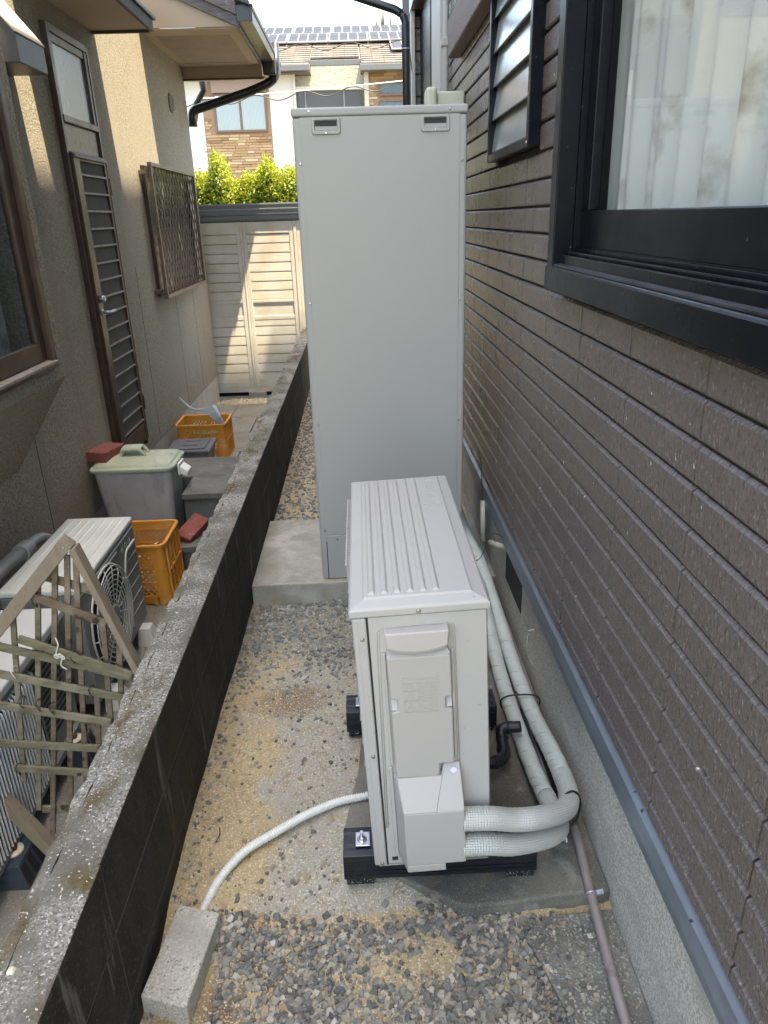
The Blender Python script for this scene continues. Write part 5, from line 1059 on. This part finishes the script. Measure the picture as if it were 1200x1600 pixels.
def brick_(name, c, rz, ry, rx, lab):
    mb = MB(); mb.box(-.105, .105, -.05, .05, 0, .062); o = mb.build(name, m_brick, bevel=.005, seg=2, org=(0, 0, 0), label=lab, cat='brick', group='loose red bricks'); o.location = c; o.rotation_euler = (rx, ry, rz); return o
b_ = brick_('red_brick', (-1.545, 4.20, .208), 1.30, 0, 0, 'red clay brick lying on the green lid of the grey bin'); b_.scale = (1, 1.35, 1)
brick_('red_brick', (-1.03, 3.93, -.192), 1.15, -.25, .32, 'tilted red clay brick resting on the lower cement step')

# ------------------------------------------------------------------ garden shed
SY = 8.44
SH = thing('garden_shed', 'ivory steel storage shed with louvred sliding doors closing the lane', 'shed', (-1.2, 8.8, GL))
MB().box(-1.95, .30, SY + .03, SY + .75, GL + .055, 1.46).build('carcass', m_shed, SH)
MB().box(-1.95, .30, SY, SY + .03, GL + .02, GL + .075).build('bottom_rail', m_shed, SH, bevel=.004)
def shed_door(x0, x1):
    d = MB().box(x0, x0 + .045, SY, SY + .022, GL + .076, 1.478).box(x1 - .045, x1, SY, SY + .022, GL + .076, 1.478).box(x0 + .045, x1 - .045, SY, SY + .022, GL + .076, GL + .145).box(x0 + .045, x1 - .045, SY, SY + .022, 1.36, 1.478).box(x0 + .045, x1 - .045, SY + .002, SY + .022, .455, .50).box(x0 + .045, x1 - .045, SY + .002, SY + .022, .64, .672).build('door_panel', m_shed, SH, bevel=.004)
    zz = [GL + .145 + i * .1036 for i in range(7)] + [.672 + i * .0985 for i in range(7)]
    for i, z_ in enumerate(zz):
        hgt = .1036 if i < 7 else .0985
        if z_ < .455 - .05 or z_ > .66: MB().prism([(SY + .020, z_), (SY + .0030, z_ + .001), (SY + .0028, z_ + .014), (SY + .0042, z_ + hgt - .007), (SY + .020, z_ + hgt - .006)], 'x', x0 + .046, x1 - .046).build('door_slat', m_shed, d, bevel=.002)
    MB().box(x0 + .046, x1 - .046, SY + .008, SY + .024, .501, .639).build('middle_panel', m_shed, d, bevel=.002)
shed_door(-1.86, -1.262); shed_door(-1.235, -.69); shed_door(-.655, .06)
MB().box(-1.26, -1.237, SY - .004, SY + .02, GL + .076, 1.478).box(-.688, -.657, SY - .004, SY + .02, GL + .076, 1.478).build('post', m_shed, SH, bevel=.003)
MB().prism([(SY - .012, 1.50), (SY - .012, 1.545), (SY - .022, 1.548), (SY - .022, 1.655), (SY + .9, 1.55), (SY + .9, 1.48), (SY, 1.48)], 'x', -2.0, .34).build('roof', m_shedroof, SH, bevel=.003)
MB().box(-2.0, .34, SY - .027, SY - .0225, 1.60, 1.612).box(-2.0, .34, SY - .030, SY - .0225, 1.645, 1.662).build('roof_lip', M('light roof trim', (.25, .26, .28), .4, metal=.3), SH, bevel=.001)
MB().box(-1.33, -1.13, SY - .03, SY + .04, GL - .02, GL + .02).build('plinth_block', m_found_l, SH)
MB().box(-1.9, .3, SY + .05, SY + .7, GL - .03, GL + .053).build('plinth_shadow_block', m_dark, SH)  # solid dark block painted as the shade under the shed

# ------------------------------------------------------------------ hedge
HG = thing('hedge', 'sunlit yellow green hedge above the shed roof', 'hedge', (-.8, 9.9, -.4))
def leaves(n, cfun, smin, smax):
    C = cfun(n); n = len(C); s_ = rng.uniform(smin, smax, n); d = rng.normal(size=(n, 3)); d[:, 2] = np.abs(d[:, 2]) * .8 + .15; d /= np.linalg.norm(d, axis=1)[:, None]
    u = np.cross(d, rng.normal(size=(n, 3))); u /= np.linalg.norm(u, axis=1)[:, None]; v_ = np.cross(d, u)
    V = np.empty((n, 5, 3)); V[:, 0] = C - u * s_[:, None]; V[:, 1] = C - v_ * s_[:, None] * .45 + d * .12 * s_[:, None]; V[:, 2] = C + u * s_[:, None]; V[:, 3] = C + v_ * s_[:, None] * .45 + d * .12 * s_[:, None]; V[:, 4] = C
    F = np.array([(0, 1, 4), (1, 2, 4), (2, 3, 4), (3, 0, 4)])[None] + (np.arange(n) * 5)[:, None, None]
    return V.reshape(-1, 3), F.reshape(-1, 3)
def hedge_pts(n):
    x = np.where(rng.uniform(0, 1, n) < .55, rng.uniform(-2.3, -.4, n), rng.uniform(-4.5, 2.4, n)); t = rng.uniform(0, 1, n)
    top = 2.02 + .05 * np.sin(x * 5.1) + .05 * np.sin(x * 11.3 + 1) + .05 * np.sin(x * 23) + .17 * np.exp(-((x + 1.62) / .10) ** 2)
    z = -.3 + (top + .3) * t ** .22; y = 9.45 + .12 * np.sin(x * 9) + rng.uniform(0, 1, n) ** 2.0 * .75 + .10 * rng.normal(size=n) + (1 - t) * 0
    z = z + .03 * rng.normal(size=n); return np.stack([x, y, z], 1)
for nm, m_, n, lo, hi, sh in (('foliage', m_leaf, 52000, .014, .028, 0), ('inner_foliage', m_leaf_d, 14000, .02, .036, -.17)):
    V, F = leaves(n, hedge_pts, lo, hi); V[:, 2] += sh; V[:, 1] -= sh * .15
    me = bpy.data.meshes.new(nm); me.from_pydata((V - np.array(ORG[HG.name])).tolist(), [], F.tolist()); me.materials.append(m_)
    o = bpy.data.objects.new(nm, me); COL.objects.link(o); o.parent = HG; o['kind'] = 'stuff'
mb = MB()
for i in range(60):
    x_ = random.uniform(-3, 1.5); mb.tube([(x_, 9.8, -.4), (x_ + random.uniform(-.1, .1), 9.75, .9), (x_ + random.uniform(-.2, .2), 9.6 + random.uniform(-.1, .2), 1.9)], [.015, .010, .003], 5)
mb.build('stems', m_twig, HG, kind='stuff')

# ------------------------------------------------------------------ far house
FY = 22.0
FH = thing('far_house', 'two storey pale house with stone cladding and solar panels beyond the hedge', 'house', (-1, 26, -.4))
MB().box(-6.6, -1.52, FY, FY + 8, -.4, 5.05).build('wall', m_white, FH)
MB().box(-1.52, .42, FY + .25, FY + 8, -.4, 5.26).build('wall', m_creamr, FH)
MB().box(.42, 5.5, FY, FY + 8, -.4, 5.03).build('wall', m_clad_b, FH)
MB().box(-1.50, .40, FY + .05, FY + .25, -.4, 3.5).build('balcony', m_creamr, FH)
MB().box(-1.52, -1.47, FY - .05, FY + .02, -.4, 5.2).build('downpipe', m_white, FH)
MB().box(.34, .46, FY - .06, FY + .0, -.4, 5.05).build('corner_trim', m_creamr, FH)
sc = MB().box(-1.40, .24, FY + .02, FY + .06, 3.5, 4.62).build('balcony_screen', m_balc, FH)
for x_ in (-1.24, -.22): MB().box(x_, x_ + .03, FY - .01, FY + .02, 3.5, 4.62).build('screen_post', m_fargut, sc)
MB().box(-1.47, .34, FY - .02, FY + .1, 4.625, 4.72).build('balcony_lintel', m_creamr, FH)
# stacked stone strips, one by one where they read, rest joined
def clad(x0, x1, z0, z1, skip, part):
    st_ = MB(); z_ = z0; items = []
    while z_ < z1:
        x_ = x0 - random.uniform(0, .2)
        while x_ < x1:
            L = random.choice((.20, .28, .36)); a, b_ = max(x_, x0), min(x_ + L - .012, x1)
            if b_ - a > .05 and not any(a < s[1] and b_ > s[0] and z_ < s[3] and z_ + .06 > s[2] for s in skip): items.append((a, b_, z_, z_ + random.uniform(.052, .06), random.uniform(.015, .04)))
            x_ += L
        z_ += .066
    return items
it = clad(-3.93, -2.19, 1.6, 5.04, ((-3.70, -2.24, 3.64, 4.96),), 0)
mbs = MB()
MB().box(-3.95, -2.17, FY - .012, FY - .0005, -.4, 5.045).build('cladding_bed', m_clad_b, FH)
for (a, b_, c, d, e) in it:
    if c > 2.7: mbs.box(a, b_, FY - .012 - e, FY - .012, c, d)
it2 = clad(.47, 2.6, 3.2, 5.02, ((.68, 1.75, 4.42, 4.80), (.68, 1.75, 3.4, 4.37)), 0)
for (a, b_, c, d, e) in it2: mbs.box(a, b_, FY - e, FY, c, d)
mbs.build('stone_strips', m_clad, FH, kind='stuff')
def farwin(x0, x1, z0, z1, split, curtain=True):
    y = FY - .05
    f = MB().box(x0, x1, y - .02, y + .05, z0, z0 + .055).box(x0, x1, y - .02, y + .05, z1 - .045, z1).box(x0, x0 + .045, y - .02, y + .05, z0 + .055, z1 - .045).box(x1 - .045, x1, y - .02, y + .05, z0 + .055, z1 - .045)
    if split: f.box((x0 + x1) / 2 - .03, (x0 + x1) / 2 + .03, y - .015, y + .05, z0 + .055, z1 - .045)
    f = f.build('window', m_farframe, FH, bevel=.006)
    MB().box(x0 + .045, x1 - .045, y + .012, y + .018, z0 + .055, z1 - .045).build('window_pane', m_farglass, f)
    return f
m_farglass = M('sky reflecting glass', (.09, .135, .18), .04, spec=1., metal=.0, coat=1, layers=(('wave', (9., 0., 0.), .45, .75, (.16, .21, .23)),))
farwin(-3.64, -2.27, 3.69, 4.60, True)
farwin(.73, 1.68, 4.45, 4.77, False); farwin(.73, 1.68, 3.55, 4.36, False)
MB().box(-3.66, -2.24, FY - .16, FY - .012, 4.61, 4.93).build('shutter_box', m_farbox, FH, bevel=.01)
# roof: tile rows, gutters, solar panels
def rz_(y): return 5.17 + (y - (FY - .35)) * .24
mb = MB(); mb.prism([(FY - .3, 5.14), (FY + 4.6, 6.86), (FY + 9, 5.1), (FY + 9, 5.0), (FY - .3, 5.0)], 'x', -6.9, -1.05).prism([(FY + .3, 5.35), (FY + 4.6, 6.86), (FY + 9, 5.1), (FY + 9, 5.0), (FY + .3, 5.25)], 'x', -1.05, .26).prism([(FY - .3, 5.14), (FY + 4.6, 6.86), (FY + 9, 5.1), (FY + 9, 5.0), (FY - .3, 5.0)], 'x', .26, 5.8)
roof = mb.build('roof', m_tile, FH)
mb = MB()
for k in range(17):
    y_ = FY - .42 + k * .275; z_ = 5.125 + (y_ + .42 - FY) * .351
    segs = ((-6.9, -1.07), (-1.05, .24), (.28, 5.8)) if y_ > FY + .15 else ((-6.9, -1.07), (.28, 5.8))
    for (a, b_) in segs:
        x_ = a
        while x_ < b_: e = min(x_ + .30, b_); mb.prism([(y_, z_ + .004), (y_, z_ + .044), (y_ + .30, z_ + .118), (y_ + .30, z_ + .09)], 'x', x_, e - .006); x_ += .30
mb.build('roof_tiles', m_tile, roof, kind='stuff')
for (a, b_, y_, z_) in ((-6.9, -1.04, FY - .52, 5.01), (-1.18, .33, FY - .10, 5.17), (.24, 5.8, FY - .52, 4.98)): MB().prism([(y_, z_), (y_ - .01, z_ + .13), (y_ + .12, z_ + .13), (y_ + .11, z_)], 'x', a, b_).build('gutter', m_fargut, roof, bevel=.008)
MB().tube([(-6.9, FY + 4.6, 6.90), (5.8, FY + 4.6, 6.90)], .09, 8).build('ridge', m_tile, roof)
def sz(y): return 5.21 + (y - FY + .42) * .351 + .06
for r_, (ya, yb) in enumerate(((FY + 2.05, FY + 3.25), (FY + 3.28, FY + 4.45))):
    for k in range(-2, 4):
        xa = -1.75 + k * 1.16 + (.10 * r_)
        p = MB().hexa([(xa, ya, sz(ya) - .03), (xa + 1.13, ya, sz(ya) - .03), (xa + 1.13, yb, sz(yb) - .03), (xa, yb, sz(yb) - .03), (xa, ya, sz(ya)), (xa + 1.13, ya, sz(ya)), (xa + 1.13, yb, sz(yb)), (xa, yb, sz(yb))]).build('solar_panel', m_solar_f, roof)
        me = MB()
        for i in range(4):
            for j in range(2):
                u0, u1 = xa + .03 + i * .272, xa + .03 + i * .272 + .245; v0, v1 = ya + .03 + j * (yb - ya - .03) / 2, ya + (j + 1) * (yb - ya - .03) / 2
                me.add([(u0, v0, sz(v0) + .006), (u1, v0, sz(v0) + .006), (u1, v1, sz(v1) + .006), (u0, v1, sz(v1) + .006)], [(0, 1, 2, 3)])
        o = me.build('solar_cells', m_solar, roof)
xa = 1.12; ya, yb = FY + .70, FY + 1.98
MB().hexa([(xa, ya, sz(ya) - .03), (xa + 1.3, ya, sz(ya) - .03), (xa + 1.3, yb, sz(yb) - .03), (xa, yb, sz(yb) - .03), (xa, ya, sz(ya)), (xa + 1.3, ya, sz(ya)), (xa + 1.3, yb, sz(yb)), (xa, yb, sz(yb))]).build('solar_panel', m_solar_f, roof)
me = MB()
for i in range(4): u0, u1 = xa + .03 + i * .31, xa + .30 + i * .31; me.add([(u0, ya + .04, sz(ya + .04) + .006), (u1, ya + .04, sz(ya + .04) + .006), (u1, yb - .04, sz(yb - .04) + .006), (u0, yb - .04, sz(yb - .04) + .006)], [(0, 1, 2, 3)])
me.build('solar_cells', m_solar, roof)
t = thing('roof_antenna', 'small cluster of grey vent rods on the ridge of the far house', 'antenna', (1.0, 26.6, 6.85))
for x_, h in ((.86, .28), (1.02, .40), (1.08, .52), (1.30, .42)): MB().tube([(x_, 26.6, 6.85), (x_, 26.6, 6.95 + h)], .03, 8).build('rod', m_fargut, t)

# ------------------------------------------------------------------ overhead service wires
def wires(name, p, q, sag, lab, m1, tw=None):
    t = thing(name, lab, 'cable', tuple((Vector(p) + Vector(q)) / 2), 'overhead service wires'); P = []
    for i in range(41):
        u = i / 40; v = Vector(p).lerp(Vector(q), u); v.z -= sag * 4 * u * (1 - u); P.append(v)
    MB().tube(P, .009, 6).build('messenger_wire', m1, t)
    P2 = []
    for i in range(241):
        u = i / 240; v = Vector(p).lerp(Vector(q), u); v.z -= sag * 4 * u * (1 - u) + .06 + .05 * math.sin(u * 70); P2.append(v)
    MB().tube(P2, .008, 6).build('twisted_cable', m_cable, t)
wires('service_wire', (-5.5, 14, 3.34), (3.6, 14, 3.82), .10, 'lower pale overhead wire with a twisted cable crossing the far house', m_cablew)
wires('service_wire', (-5.5, 14, 4.30), (3.6, 14, 4.28), .12, 'upper dark overhead wire with a twisted cable crossing the far roof', m_cable)

# small bits
for i, (x, y, a, L, lab) in enumerate(((-.445, 1.50, 1.3, .05, 'thin brown twig on the sand left of the drain hose'), (-.30, 2.28, .5, .035, 'short twig on the gravel edge before the tank slab'), (.12, .98, 2.2, .03, 'small twig among the front gravel'))):
    z = float(ground_height(np.array([x]), np.array([y]))[0]) + .006
    MB().tube([(x, y, z), (x + L * .5 * math.cos(a), y + L * .5 * math.sin(a), z + .003), (x + L * math.cos(a + .25), y + L * math.sin(a + .25), z)], .0016, 6).build('twig', m_twig, label=lab, cat='twig', group='loose twigs')
def pebble(x, y, z, s_, lab):
    mb = MB(); base = [Vector((random.gauss(0, 1), random.gauss(0, 1), random.gauss(0, .7))).normalized() for _ in range(1)]
    mb.hexa([(x - s_, y - s_ * .7, z), (x + s_ * .8, y - s_, z), (x + s_, y + s_ * .8, z), (x - s_ * .7, y + s_, z), (x - s_ * .6, y - s_ * .5, z + s_ * .8), (x + s_ * .5, y - s_ * .6, z + s_ * .9), (x + s_ * .6, y + s_ * .5, z + s_ * .7), (x - s_ * .5, y + s_ * .6, z + s_ * .8)]); mb.build('white_stone', m_pebble, bevel=.003, label=lab, cat='stone')
pebble(-.607, .835, .373, .009, 'small white stone on top of the dark wall at the lower left')
